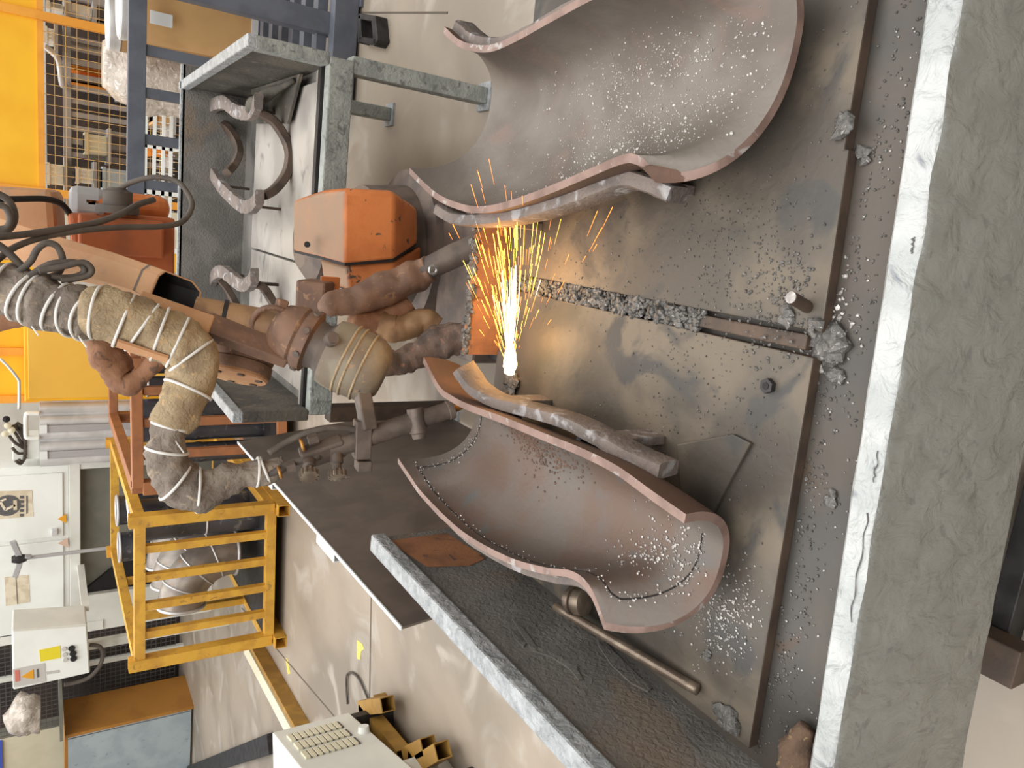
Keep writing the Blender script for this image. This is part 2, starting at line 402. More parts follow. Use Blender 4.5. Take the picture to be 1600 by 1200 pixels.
for t0, t1 in ((0.33, 0.42), (0.445, 0.47), (0.62, 0.632), (0.80, 0.812)):
    p = B0.lerp(B1, t0)+V3((0, .012, .7015-.70)); q = B0.lerp(B1, t1)+V3((0, .012, .7015-.70))
    mk('paint_crack', tube([p.lerp(q, k/14)+V3((0, .004*noise.noise(V3((k*.7, t0*50, 0))), 0)) for k in range(15)], [.0006+.0012*abs(noise.noise(V3((k*.9, 3, t0*9)))) for k in range(15)], 6, 2), 'ink', table)
# rear lip, crusted with slag
lipn = 46; rings = []
for i in range(lipn+1):
    t = i/lipn; x = -0.285+t*0.45
    h = 0.752+0.010*noise.noise(V3((t*24, 0, 0)))+(-.02 if 0.30 < t < .36 else 0); y = 1.508+0.006*noise.noise(V3((t*18, 4, 0)))
    rings.append([V3((x, y-.006, .64)), V3((x, y+.010, .64)), V3((x, y+.012, h-.004)), V3((x, y+.002, h+.004)), V3((x, y-.008, h-.006))])
mk('rear_lip', ring_loft(rings), 'rust', table, label='rusty rear lip with spark glow in its colour')
crumbs = [rock((-0.285+random.random()*.45, 1.508+random.uniform(-.008, .012), .752+random.uniform(-.004, .006)), random.uniform(.005, .010), .8) for _ in range(150)]
mk('lip_crust', join(*crumbs), 'slag', table, kind='stuff', label='grey slag beads along the rear lip')
for x, y in ((-0.72, 0.63), (0.55, 0.66), (-0.72, 1.45), (0.55, 1.45)):
    mk('leg', box((x-.04, y-.04, 0), (x+.04, y+.04, .62)), 'grey_paint_dull', table, bevel=.004)
mk('lower_brace', beam((-0.70, .64, .18), (0.55, .66, .18), .05, .08), 'dark_steel', table)
c = gy(1572, 1032, .52)
mk('lower_brace', box((c.x-.035, .49, c.z-.03), (c.x+.04, .62, c.z+.03)), 'plate_edge', table, bevel=.003)
c = gy(1580, 930, .56)
mk('lower_brace', box((c.x-.10, .54, c.z-.10), (c.x+.25, .58, c.z+.02)), 'dark_steel', table, bevel=.003)

# loose steel plates on the tray
def slab(name, poly, z0, z1, mats, label, cat, group=None):
    o = mk(name, prism([V3((x, y, z0)) for x, y in poly], (0, 0, z1-z0)), [mats, 'plate_edge'], label=label, cat=cat, group=group, bevel=.0025)
    for k, p in enumerate(o.data.polygons): p.material_index = 0 if k < 2 else 1
    return o
slab('steel_plate', [(-0.737, .617), (-.120, .637), (-.120, 1.475), (-.742, 1.49)], ZT, ZP, 'plate', 'brown steel plate under the shell being cut', 'plate')
slab('steel_plate', [(-0.083, .632), (.165, .645), (.165, .652), (.585, .667), (.585, 1.485), (-.083, 1.475)], ZT, ZP, 'plate', 'brown steel plate under the idle shell', 'plate')
slab('filler_strip', [(-.113, .655), (-.090, .655), (-.092, .87), (-.112, .87)], ZT, ZP-.003, 'plate_edge', 'narrow steel strip lying in the gap between the two plates', 'strip')
# slag in the gap
g = []
for _ in range(900):
    t = random.random(); y = .86+t*.60; g.append(rock((-.1015+random.uniform(-.017, .017), y, ZP-.008+random.uniform(-.004, .008)), random.uniform(.003, .0075), .8))
mk('slag_grit', join(*g), 'slag', label='dark slag grit filling the gap between the two plates', cat='slag', kind='stuff')
# loose grit and droplets strewn on plates and tray
g = []
def scatter(n, cx, cy, sx, sy, z, r0, r1):
    for _ in range(n):
        x = random.gauss(cx, sx); y = random.gauss(cy, sy)
        if not (-.73 < x < .55 and .55 < y < 1.48): continue
        zz = ZP if y > .655 else ZT
        g.append(rock((x, y, zz+.001), random.uniform(r0, r1), .6))
scatter(420, .0, .80, .09, .08, ZP, .0006, .0018)
scatter(260, -.05, .70, .05, .04, ZP, .0008, .0032)
scatter(90, .3, .72, .12, .08, ZP, .0006, .002)
scatter(320, -.35, .66, .25, .10, ZP, .0006, .0019)
scatter(200, -.25, .85, .08, .1, ZP, .0006, .0019)
scatter(200, -.05, 1.1, .12, .2, ZP, .0006, .0018)
for _ in range(420):
    x = random.uniform(-.75, .5); y = .575+abs(random.gauss(0, .028)) ; 
    yy = .633+.02*x-abs(random.gauss(0, .018)) if random.random() < .55 else y
    if yy > .63: yy = .62
    g.append(rock((x, max(yy, .52), ZT+.001), random.uniform(.0007, .0026), .6))
mk('loose_grit', join(*g), 'slag', label='fine grey grit and droplets strewn over the plates and tray', cat='slag', kind='stuff')
g = []
for _ in range(420):
    k = random.random(); x = -.50-.12*k+random.gauss(0, .03); y = .68+.05*k+random.gauss(0, .03)
    if y < .625 or x < -.73: continue
    g.append(rock((x, y, ZP+.0008), random.uniform(.0006, .0021), .5))
for _ in range(160):
    g.append(rock((random.uniform(-.75, .5), random.uniform(.53, .62), ZT+.001), random.uniform(.0006, .002), .7))
for _ in range(90):
    g.append(rock((random.gauss(-.08, .05), random.gauss(.64, .02), ZT+.001), random.uniform(.001, .004), .7))
mk('bright_droplets', join(*g), 'slag_light', label='bright metallic droplets sprayed below the cut shell', cat='slag', kind='stuff')
# single lumps of slag
def lump(px, py, z, r, label, name='slag_lump', mt='slag', n=7, sq=.5):
    c = gz(px, py, z); gg = [rock((c.x+random.uniform(-r, r)*.8, c.y+random.uniform(-r, r)*.6, z+r*.25), r*random.uniform(.4, .8), sq) for _ in range(n)]
    mk(name, join(*gg), mt, label=label, cat='slag')
lump(1318, 200, ZP, .018, 'tangled grey slag lump at the front edge of the idle plate')
lump(1350, 243, ZT, .012, 'pointed slag shard in the tray below the tangled lump')
lump(1136, 1120, ZP, .020, 'dark slag lump on the left corner of the cutting plate')
lump(1297, 545, ZT, .026, 'large slag clump between the plates at the tray edge', n=10)
lump(1300, 778, ZT, .010, 'flat grey flake on the tray strip with small beads')
lump(1308, 585, ZT, .012, 'flat grey slag flake beside the large clump')
lump(1228, 497, ZP, .013, 'flat slag flake at the foot of the steel stud')
lump(1272, 515, ZP, .011, 'angular slag flake at the corner of the idle plate')
lump(1033, 970, ZP, .011, 'curled slag drip under the tip of the cut shell')
lump(1105, 1022, ZP, .009, 'thin slag shard in the bright droplets')
lump(800, 606, ZP, .030, 'slag heap beneath the cutting flame', n=12)
lump(768, 395, ZT+.02, .028, 'slag heap hanging on the rear lip', n=12, sq=.9)
lump(778, 420, ZT+.01, .022, 'slag heap behind the sparks against the rear lip', n=9, sq=.8)
# stud, nut
s = gz(1262, 480, ZP)
stud = thing('steel_stud', s, 'short steel stud with bright end standing on the idle plate', 'stud')
mk('shank', cyl(s, s+V3((.012, -.004, .045)), .009, 12), 'plate_edge', stud, smooth='auto')
mk('tip', cyl(s+V3((.012, -.004, .0452)), s+V3((.0122, -.004, .047)), .0085, 12), 'slag_light', stud)
s = gz(1203, 603, ZP)
nut = thing('hex_bolt', s, 'dark hexagonal bolt head with socket on the cutting plate', 'bolt')
mk('head', cyl(s, s+V3((0, 0, .010)), .012, 6), 'dark_steel', nut, bevel=.001)
mk('socket', cyl(s+V3((0, 0, .0101)), s+V3((0, 0, .0108)), .006, 6), 'black', nut)
# rod with round head (poker)
p0 = gz(868, 948, ZP+.05); p1 = gz(1090, 1078, ZP+.012)
pok = thing('slag_poker', gz(1000, 1020, ZP), 'steel rod with a round stepped head leaning beside the cut shell', 'tool')
mk('rod', tube([p0, p0.lerp(p1, .5), p1], .0095, 14, 4), 'tool_steel', pok, smooth=True)
h0 = gz(908, 940, ZP+.035); h1 = gz(872, 932, ZP+.05)
ax = (h1-h0).normalized()
mk('head', lathe(h0-ax*.012, h0+ax*.034, [(0, .022), (.05, .027), (.45, .027), (.47, .024), (.55, .024), (.57, .029), (.75, .029), (.77, .022), (.98, .020), (1, .012)], 28), 'tool_steel', pok, smooth='auto')
# rag in the tray corner
c = gz(1262, 1175, ZT); gg = tube([c+V3((.045, 0, .012)), c+V3((.015, .005, .022)), c+V3((-.02, .0, .018)), c+V3((-.06, -.005, .012))], [.012, .022, .026, .018], 14, 6, lump=.35, lscale=40)
mk('crumpled_rag', gg, 'rag', label='crumpled brown rag at the left end of the tray', cat='rag', smooth=True)

# ================================================================== ELBOW SHELLS AND CRADLES
def resample(pts, n):
    P = smooth_pts(pts, 12); d = [0.0]
    for i in range(1, len(P)): d.append(d[-1]+(P[i]-P[i-1]).length)
    out = []; k = 0
    for i in range(n):
        t = d[-1]*i/(n-1)
        while k < len(d)-2 and d[k+1] < t: k += 1
        out.append(P[k].lerp(P[k+1], (t-d[k])/max(d[k+1]-d[k], 1e-9)))
    return out
NS, NT = 64, 44
def cross(L, R, B, off=0.0):
    row = []
    for j in range(NT+1):
        u = -1+2*j/NT; a = abs(u)*math.pi/2; E = L if u < 0 else R
        ml = math.sin(a)**0.86; w = 1-math.cos(a)**0.92
        row.append(V3((B.x+(E.x-B.x)*ml, B.y+(E.y-B.y)*w, B.z+(E.z-B.z)*w)))
    return row
def make_shell(Lp, Rp, Bp, thick):
    L, R, B = resample(Lp, NS), resample(Rp, NS), resample(Bp, NS)
    G = [cross(L[i], R[i], B[i]) for i in range(NS)]
    axis = (B[-1]-B[0]).normalized()
    def nrm(i, j):
        dv = G[i][min(j+1, NT)]-G[i][max(j-1, 0)]
        return axis.cross(dv).normalized()
    sgn = -1 if nrm(NS//2, NT//2).z > 0 else 1
    NR = [[nrm(i, j)*sgn for j in range(NT+1)] for i in range(NS)]
    O = [[G[i][j]+NR[i][j]*thick for j in range(NT+1)] for i in range(NS)]
    return G, O, NR
def shell_parts(root, G, O, inner_mat):
    W = NT+1
    def grid(M, flip):
        v = [p for r in M for p in r]; f = []
        for i in range(NS-1):
            for j in range(NT):
                q = (i*W+j, i*W+j+1, (i+1)*W+j+1, (i+1)*W+j); f.append(q[::-1] if flip else q)
        return v, f
    # one closed body: inner, outer and the edge band, three materials
    v = [p for r in G for p in r]+[p for r in O for p in r]; n = NS*W; f = []; mi = []
    for i in range(NS-1):
        for j in range(NT):
            q = (i*W+j, i*W+j+1, (i+1)*W+j+1, (i+1)*W+j)
            f.append(q[::-1]); mi.append(0); f.append(tuple(k+n for k in q)); mi.append(1)
    rim = [(0, j) for j in range(NT+1)]+[(i, NT) for i in range(1, NS)]+[(NS-1, j) for j in range(NT-1, -1, -1)]+[(i, 0) for i in range(NS-2, 0, -1)]
    for k in range(len(rim)):
        a = rim[k]; b = rim[(k+1) % len(rim)]
        ia, ib = a[0]*W+a[1], b[0]*W+b[1]; f.append((ia, ib, ib+n, ia+n)); mi.append(2)
    o = mk('shell_body', (v, f), [inner_mat, 'shell_out', 'shell_edge'], root, smooth='auto')
    for p, k in zip(o.data.polygons, mi): p.material_index = k
    return o
def at_grid(G, NR, s, t, off):
    i = min(max(s*(NS-1), 0), NS-1.001); j = min(max(t*NT, 0), NT-.001); a, b = int(i), int(j); fa, fb = i-a, j-b
    p = (G[a][b]*(1-fa)+G[a+1][b]*fa)*(1-fb)+(G[a][b+1]*(1-fa)+G[a+1][b+1]*fa)*fb
    return p-NR[a][b]*off
# shell being cut
LL = [gz(*q) for q in ((622, 715, .872), (640, 742, .862), (662, 772, .85), (720, 828, .84), (790, 868, .84), (850, 886, .842), (893, 892, .848), (922, 916, .845), (945, 972, .83))]
LR = [gz(*q) for q in ((661, 567, .872), (685, 612, .86), (705, 628, .85), (730, 641, .845), (790, 664, .843), (850, 689, .845), (905, 712, .85), (960, 740, .855), (1015, 780, .855), (1069, 818, .842))]
LB = [gz(745, 640, .725), V3((-.475, 1.1, .727)), gz(1128, 868, .725)]
G1, O1, N1 = make_shell(LL, LR, LB, .014)
sh1 = thing('elbow_shell', gz(900, 800, ZP+.03), 'half elbow shell with a dark cut line, being trimmed by the torch', 'pipe shell')
shell_parts(sh1, G1, O1, 'shell_red')
# the kerf left by the torch, along the far end, the left rim and the near end
def inset(s, t): return at_grid(G1, N1, s, t, -.0005)
kp = [inset(.035, t/40) for t in range(30, 1, -1)]+[inset(s/60, .055-.0*s) for s in range(3, 57)]+[inset(.945, t/40) for t in range(3, 24)]
mk('cut_kerf', tube(kp, .0017, 5, 1), 'cut', sh1, label='thin dark kerf following the rim')
g = []
for _ in range(420):
    k = random.choice(kp); g.append(rock(k+V3((random.gauss(0, .006), random.gauss(0, .006), .002)), random.uniform(.0006, .0022), .7))
for _ in range(260):
    s, t = random.gauss(.88, .07), random.gauss(.40, .09)
    if 0 < s < .98 and 0 < t < 1: g.append(rock(at_grid(G1, N1, s, t, .001), random.uniform(.0006, .0026), .5))
mk('spatter', join(*g), 'slag_light', sh1, kind='stuff', label='bright spatter beads in the trough')
g = []
for _ in range(360):
    s, t = random.gauss(.38, .09), random.gauss(.62, .07)
    g.append(rock(at_grid(G1, N1, s, t, .001), random.uniform(.001, .0034), .35))
mk('scale_flakes', join(*g), 'shell_out', sh1, kind='stuff', label='dark scale flakes in the trough')
# idle shell
RL = [gz(*q) for q in ((640, 262, .88), (680, 300, .865), (720, 318, .85), (755, 322, .845), (800, 312, .845), (860, 290, .848), (920, 264, .852), (975, 241, .862), (1000, 244, .857), (1026, 270, .83))]
RR = [gz(*q) for q in ((693, 52, .88), (720, 75, .865), (760, 82, .85), (800, 68, .845), (860, 35, .848), (925, 0, .852), (1000, -35, .862), (1050, -70, .855), (1090, -95, .83))]
RB = [gz(768, 150, .735), V3((.278, 1.1, .735)), gz(1243, 50, .735)]
G2, O2, N2 = make_shell(RL, RR, RB, .014)
sh2 = thing('elbow_shell', gz(950, 130, ZP+.03), 'half elbow shell with pale spatter specks resting idle on the right plate', 'pipe shell')
shell_parts(sh2, G2, O2, 'shell')
g = []
for _ in range(2400):
    s, t = random.gauss(.66, .17), random.gauss(.42, .13)
    if 0.03 < s < .97 and .05 < t < .95: g.append(rock(at_grid(G2, N2, s, t, .0003), min(random.expovariate(2000)+.0004, .0034), .6))
mk('spatter', join(*g), 'slag_light', sh2, kind='stuff', label='pale spatter specks in the trough')

def cradle(label, G, O, N, right_bar, left_bar, base_poly, flip=1):
    c = G[NS//2][NT//2]; root = thing('shell_cradle', (c.x, c.y, ZP), label, 'cradle')
    bars = []
    for pts in (right_bar, left_bar):
        mk('side_bar', rect_sweep(pts, .026, .052, 6, jit=.05), 'cradle', root, smooth='auto'); bars.append(pts)
    for s in (.20, .62):
        i = int(s*(NS-1)); mid = []
        for j in range(5, NT-4, 2):
            mid.append(O[i][j]+N[i][j]*.013)
        mk('ring_strip', rect_sweep(mid, .030, .012, 2, up=V3((0, 1, 0))), 'dark_steel', root, smooth='auto')
    for pts in bars:
        for k in (2, -3):
            p = V3(pts[k]); mk('leg', beam((p.x, p.y, ZP), (p.x, p.y, p.z-.015), .016, .05, up=V3((0, 1, 0))), 'cradle', root, bevel=.002)
    if base_poly:
        mk('base_plate', prism([gz(x, y, ZP) for x, y in base_poly], (0, 0, .008)), 'plate', root, bevel=.002)
    return root
lbar = [gz(*q) for q in ((724, 573, .835), (748, 606, .812), (785, 628, .79), (840, 643, .785), (900, 661, .788), (950, 687, .79), (1000, 714, .785), (1045, 733, .775), (1080, 728, .765))]
lbarL = [p+V3((-.022, .0, -.045)) for p in LL[:-1]]
cradle('steel cradle with wavy side bars under the shell being cut', G1, O1, N1, lbar[:-1], lbarL, [(1062, 694), (1150, 678), (1178, 692), (1112, 812), (1070, 790)])
rbar = [gz(*q) for q in ((692, 326, .84), (722, 343, .82), (762, 345, .805), (812, 338, .80), (868, 324, .80), (925, 305, .80), (985, 283, .80), (1025, 290, .79), (1060, 305, .78))]
rbarR = [p+V3((.022, .0, -.045)) for p in RR[:-1]]
cradle('steel cradle with wavy side bars under the idle shell', G2, O2, N2, rbarR, rbar, None)

# ================================================================== GUARD SHEET between the tables
gs = thing('guard_sheet', (-.93, 2.3, 0), 'large dark steel guard sheet standing left of the robot', 'guard panel')
T1, T2 = gz(372, 690, .90), gz(628, 980, .90)
lean1 = V3((.13, .0, -.885)); lean2 = V3((.09, .02, -.885))
q = [T1, T2, T2+lean2, T1+lean1]
thk = V3((-.006, 0, 0))
mk('sheet', prism(q, thk), 'sheet', gs)
mk('edge_strip', beam(T1+V3((-.003, 0, .001)), T2+V3((-.003, 0, .001)), .010, .004), 'white_edge', gs)
for x, y in ((432, 755), (530, 873)):
    e = gz(x, y, .88); dirn = (T2-T1).normalized(); e = T1+dirn*((e-T1).dot(dirn))+V3((-.024, 0, -.022))
    mk('support_tube', hollow(e-dirn*.16, e, .036, .036, .003), 'white_edge', gs)
    mk('support_leg', hollow(e-dirn*.14+V3((0, 0, -.018)), V3((e.x-dirn.x*.14, e.y-dirn.y*.14, 0)), .03, .03, .003), 'white_edge', gs)

# ================================================================== BACK TABLE
bt = thing('cutting_table', (-.12, 3.5, 0), 'second steel cutting table behind the robot with empty cradles', 'table')
XR, XL, Y0, Y1 = .565, -.80, 2.87, 4.30
mk('tray_floor', box((XL, Y0+.02, .61), (XR, Y1, .655)), 'crust', bt)
mk('work_plate', box((-.205, 2.98, .655), (XR-.06, 3.98, .682)), 'bt_top', bt, bevel=.003)
mk('work_plate', box((XL+.06, 2.98, .655), (-.215, 3.62, .682)), 'bt_top', bt, bevel=.003)
mk('work_plate', box((XL+.06, 3.635, .655), (-.215, 3.98, .68)), 'bt_top', bt, bevel=.003)
mk('front_beam', box((XL, Y0-.02, .595), (XR+.01, Y0+.035, .69)), 'grey_paint_dull', bt, bevel=.006)
mk('inner_channel', box((XL+.02, Y0+.045, .655), (XR, Y0+.075, .70)), 'dark_steel', bt)
mk('inner_rail', box((XL+.02, Y0+.08, .655), (XR-.03, Y0+.10, .70)), 'bt_top', bt)
mk('rear_panel', box((XL, Y1, .60), (XR+.1, Y1+.02, .975)), 'crust', bt)
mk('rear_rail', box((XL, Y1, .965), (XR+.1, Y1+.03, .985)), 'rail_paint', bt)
for X, s in ((XR, 1), (XL, -1)):
    mk('side_panel', box((X-.008, Y0+.03, .66), (X+.008, Y1, .95)), 'soot_shade', bt)
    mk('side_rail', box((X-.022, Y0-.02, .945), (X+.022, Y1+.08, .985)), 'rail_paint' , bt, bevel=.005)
    mk('end_post', box((X-.022, Y0-.02, .69), (X+.022, Y0+.06, .95)), 'grey_paint_dull' if s > 0 else 'soot_shade', bt, bevel=.006)  # left post darkened, its shade put into the colour
    for y in (Y0+.02, Y1-.38):
        mk('leg', box((X-.035, y-.035, .012), (X+.03, y+.035, .60)), 'grey_paint_dull' if s > 0 else 'plate_edge', bt, bevel=.004)  # left legs dark brown: shade put into the colour
        mk('foot', box((X-.06, y-.055, 0), (X+.055, y+.05, .012)), 'rail_paint', bt)
mk('crust_curl', prism([V3((.36, 3.3, .70)), V3((.54, 3.15, .70)), V3((.55, 3.9, .72)), V3((.40, 3.95, .70))], (.0, .0, .012)), 'soot_shade', bt)
mk('crust_curl', tube([V3((.52, 3.2, .72)), V3((.45, 3.45, .80)), V3((.43, 3.65, .78)), V3((.50, 3.85, .74))], [.01, .028, .034, .02], 10, 5, lump=.5, lscale=12), 'soot_shade', bt, smooth=True)
# empty cradle on it
def empty_cradle(label, bars, ring_px):
    p = V3(bars[0][2]); root = thing('shell_cradle', (p.x-.15, p.y, .682), label, 'cradle')
    for b in bars:
        mk('side_bar', rect_sweep(b, .062, .036, 6, jit=.06), 'cradle', root, smooth='auto')
        for k in (1, -2):
            q = V3(b[k]); mk('leg', beam((q.x, q.y, .683), (q.x, q.y, q.z-.005), .05, .012, up=V3((1, 0, 0))), 'plate_edge', root)
    for r in ring_px:
        mk('ring_strip', rect_sweep(r, .036, .05, 5, up=V3((0, 1, 0))), 'plate_edge', root, smooth='auto')
    return root
barA = [gz(*q) for q in ((328, 178, .80), (335, 165, .83), (352, 160, .84), (368, 172, .82), (385, 178, .80), (398, 172, .80), (404, 158, .83))]
barB = [gz(*q) for q in ((334, 272, .83), (345, 290, .82), (362, 308, .80), (380, 322, .79), (395, 322, .80), (406, 308, .83))]
ringN = [gz(*q) for q in ((408, 178, .80), (428, 190, .75), (445, 215, .70), (453, 240, .685), (448, 270, .70), (430, 295, .75), (412, 306, .80))]
ringF = [gz(*q) for q in ((335, 186, .80), (355, 200, .76), (370, 222, .74), (373, 240, .74), (365, 258, .76), (354, 270, .80))]
empty_cradle('empty steel cradle with curled ears on the back table, beside the rack', [barA, barB], [ringN, ringF])
barC = [gz(*q) for q in ((333, 438, .80), (338, 428, .82), (350, 425, .83), (365, 436, .81), (380, 446, .80), (392, 442, .80), (398, 430, .83))]
ringC = [gz(*q) for q in ((400, 444, .79), (412, 450, .76), (425, 470, .72), (435, 490, .70), (438, 505, .70))]
ringD = [gz(*q) for q in ((345, 438, .79), (355, 452, .76), (365, 470, .74), (372, 486, .73), (374, 500, .73))]
empty_cradle('empty steel cradle half hidden by the robot wrist on the back table', [barC], [ringC, ringD])
# bracket frame lying on the floor far right
c = gz(594, 48, 0)
br = thing('steel_bracket', c, 'small square steel bracket with a hole lying on the concrete', 'bracket')
def fl(x, y, h=0.0): return gz(x, y, h)
for n_, a, b in (('side', (578, 30), (580, 68)), ('side', (602, 34), (606, 72)), ('crossbar', (578, 30), (604, 34)), ('crossbar', (580, 66), (606, 70))):
    mk(n_, beam(fl(*a)+V3((0, 0, .035)), fl(*b)+V3((0, 0, .035)), .06 if n_ == 'side' else .03, .07), 'dark_steel', br, bevel=.004)

# ================================================================== ROBOT BASE (motor cover, turntable, dressed cables)
rb = thing('industrial_robot', (-.08, 2.5, 0), 'rusty orange robot base with a boxy motor cover behind the sparks', 'robot')
mk('turntable', lathe((-.10, 2.62, 0), (-.10, 2.62, .62), [(0, .30), (.06, .30), (.07, .24), (.50, .22), (.52, .30), (.72, .30), (.74, .24), (1, .22)], 40), 'robot_dark', rb, smooth='auto')
mk('column', lathe((-.10, 2.72, .60), (-.10, 2.72, .80), [(0, .17), (.8, .15), (1, .10)], 32), 'robot_dark', rb, smooth='auto')
def cover(y0, y1, fr):      # profile in depth and height, run across between two sight columns
    prof = [(458, 2.58), (500, 2.36), (538, 2.22), (616, 2.20), (651, 2.30), (651, 2.50), (600, 2.62)]
    ya = (316, 302, 299, 303, 328, 330, 305); yb_ = (392, 402, 413, 406, 381, 380, 396)
    return [gy(x, y, Y) for (x, Y), y in zip(prof, ya)], [gy(x, y, Y) for (x, Y), y in zip(prof, yb_)]
rA, rB = cover(302, 414, 0)
# soften the right end by a slightly smaller end ring
def inset_ring(r, k, shift):
    c = sum(r, V3((0, 0, 0)))/len(r); return [c+(p-c)*k+V3(shift) for p in r]
mcv = mk('motor_cover', ring_loft([inset_ring(rA, .90, (.012, 0, 0)), rA, rB]), 'robot_orange', rb, bevel=.018, seg=4, smooth='auto', label='dented orange motor cover with dark scorch spots')
prof_b = [(500, 2.52), (540, 2.27), (616, 2.225), (657, 2.33), (657, 2.5), (600, 2.6)]
cA = [gy(x, y, Y) for (x, Y), y in zip(prof_b, (404, 416, 409, 385, 384, 398))]; cB = inset_ring([gy(x, y, Y) for (x, Y), y in zip(prof_b, (440, 455, 455, 425, 425, 440))], .95, (0, .01, -.005))
mk('cover_base', ring_loft([cA, cB]), 'robot_orange', rb, bevel=.012, seg=3, smooth='auto')
mk('seam', ring_loft([inset_ring(rB, .985, (.004, 0, 0)), inset_ring(rB, .985, (-.006, 0, 0))]), 'black', rb)
p = gy(512, 444, 2.22)
ctab = mk('cover_tab', beam(p+V3((0, -.02, .03)), p+V3((0, -.02, -.03)), .05, .012, up=V3((0, 1, 0))), 'robot_orange', rb, bevel=.003)
mk('bolt', cyl(p+V3((0, -.03, -.005)), p+V3((0, -.02, -.005)), .007, 8), 'dark_steel', ctab)
mk('bolt', cyl(gy(480, 382, 2.36), gy(480, 382, 2.40), .010, 10), 'dark_steel', mcv)
# joint block under the cover
mk('joint_block', beam(gy(484, 466, 2.15), gy(505, 462, 2.25), .10, .09), 'robot_rust', rb, bevel=.008)
# wrapped cable sleeves running to the floor
def pxr(p, r): return r/ppm(p)
def sleeve(name, px, Y, mt, parent, lump=.22, n=18, label=None, lscale=22, **kw):
    P = []; R = []
    for i, (x, y, r) in enumerate(px):
        yy = Y if not isinstance(Y, (list, tuple)) else Y[0]+(Y[1]-Y[0])*i/(len(px)-1)
        p = gy(x, y, yy); P.append(p); R.append(pxr(p, r))
    return mk(name, tube(P, R, n, 8, lump=lump, lscale=lscale, seed=px[0][0]), mt, parent, smooth=True, label=label, **kw), P, R
sleeve('cable_sleeve', [(500, 482, 6), (515, 476, 18), (560, 468, 24), (610, 448, 27), (655, 428, 24), (672, 420, 22)], (2.05, 1.95), 'robot_rust', rb, label='rust stained cloth sleeve')
sleeve('cable_conduit', [(660, 424, 17), (700, 404, 19), (745, 384, 19), (790, 362, 18)], (1.96, 1.85), 'robot_dark', rb, lump=0.02)
p = gy(668, 420, 1.90); mk('eyelet', torus(p+V3((0, -.035, .0)), (0, 1, 0), .011, .004, 18, 6), 'chrome', rb, smooth=True)
sleeve('leather_sleeve', [(548, 500, 20), (580, 508, 24), (610, 496, 20), (640, 474, 16)], (2.02, 2.0), 'leather', rb)
sleeve('leather_sleeve', [(590, 500, 18), (615, 516, 22), (640, 510, 20), (662, 500, 20), (682, 512, 18)], (2.0, 1.92), 'tube_yellow', rb)
sleeve('corrugated_hose', [(585, 566, 20), (620, 566, 20), (650, 556, 22), (685, 540, 24), (720, 528, 22), (760, 520, 20)], (1.85, 1.75), 'dark_hose', rb, lump=.28, lscale=38)
sleeve('corrugated_hose', [(655, 540, 16), (690, 530, 22), (712, 524, 18), (735, 522, 20), (770, 516, 18)], (1.88, 1.80), 'dark_hose', rb, lump=.3, lscale=30)
mk('pedestal_box', box((-.42, 2.05, 0), (.22, 2.35, .42)), 'robot_dark', rb, bevel=.01)
mk('terminal_block', box((-.40, 1.92, .10), (-.26, 2.05, .36)), 'dark_steel', rb, bevel=.005)

# ================================================================== ROBOT ARM with torch
ra = thing('industrial_robot', (-.2, 2.0, 0), 'copper coloured robot arm with open end, wrist and cutting torch', 'robot')
NEARP = [(233, 461), (246, 430), (257, 422), (303, 440), (316, 457), (311, 486), (271, 478)]
near = [gy(x, y, 1.84) for x, y in NEARP]
def farring(cx, cy, k, Y, dx=0):
    mx = sum(a for a, b in NEARP)/7; my = sum(b for a, b in NEARP)/7
    return [gy(cx+(x-mx)*k, cy+(y-my)*k, Y) for x, y in NEARP]
mid = farring(196, 428, 1.10, 1.92); f2 = farring(92, 400, 1.18, 2.02); f3 = farring(-60, 350, 1.15, 2.18)
def shrink(r, k):
    c = sum(r, V3((0, 0, 0)))/len(r); return [c+(p-c)*k for p in r]
midi = farring(180, 424, .95, 1.94)
rings = [f3, f2, mid, near, shrink(near, .90), midi]
mk('forearm', ring_loft(rings), 'robot_dusty', ra, bevel=.003, label='dusty copper box section with open end')
mk('opening_shade', ring_loft([shrink(near, .885), shrink(midi, .93)], cap=False), 'black', ra)  # black liner, the shade of the open end put into colour
mk('forearm_seam', ring_loft([shrink([p.lerp(q, .26) for p, q in zip(near, mid)], 1.012), shrink([p.lerp(q, .30) for p, q in zip(near, mid)], 1.012)], cap=False), 'robot_dark', ra)
mk('mount_rail', beam(gy(214, 472, 1.78), gy(330, 512, 1.74), .03, .05), 'robot_dusty', ra, bevel=.004)
mk('mount_rail', beam(gy(322, 508, 1.75), gy(452, 556, 1.70), .035, .055), 'robot_rust', ra, bevel=.004)
# rear elbow block with connector, orange box
mk('elbow_block', beam(gy(186, 395, 2.32), gy(186, 338, 2.32), .20, .20, up=V3((0, 1, 0))), 'robot_red', ra, bevel=.006)
mk('elbow_block', beam(gy(226, 428, 2.36), gy(226, 336, 2.36), .13, .20, up=V3((0, 1, 0))), 'robot_red', ra, bevel=.006)
mk('elbow_plate', beam(gy(137, 340, 2.38), gy(137, 292, 2.38), .09, .06, up=V3((0, 1, 0))), 'grey_bar', ra, bevel=.02)
mk('elbow_cap', beam(gy(190, 340, 2.42), gy(190, 300, 2.42), .24, .14, up=V3((0, 1, 0))), 'robot_orange', ra, bevel=.03, seg=3)
mk('connector', lathe(gy(184, 333, 2.25), gy(184, 293, 2.25), [(0, .052), (.3, .052), (.32, .036), (.85, .036), (.9, .026), (1, .02)], 24), 'cable', ra, smooth='auto')
mk('rear_arm', beam(gy(-60, 345, 2.48), gy(96, 352, 2.44), .19, .16, up=V3((0, 1, 0))), 'robot_dusty', ra, bevel=.02)
mk('rear_arm', beam(gy(110, 372, 2.30), gy(160, 372, 2.30), .13, .1, up=V3((0, 1, 0))), 'robot_red', ra, bevel=.01)
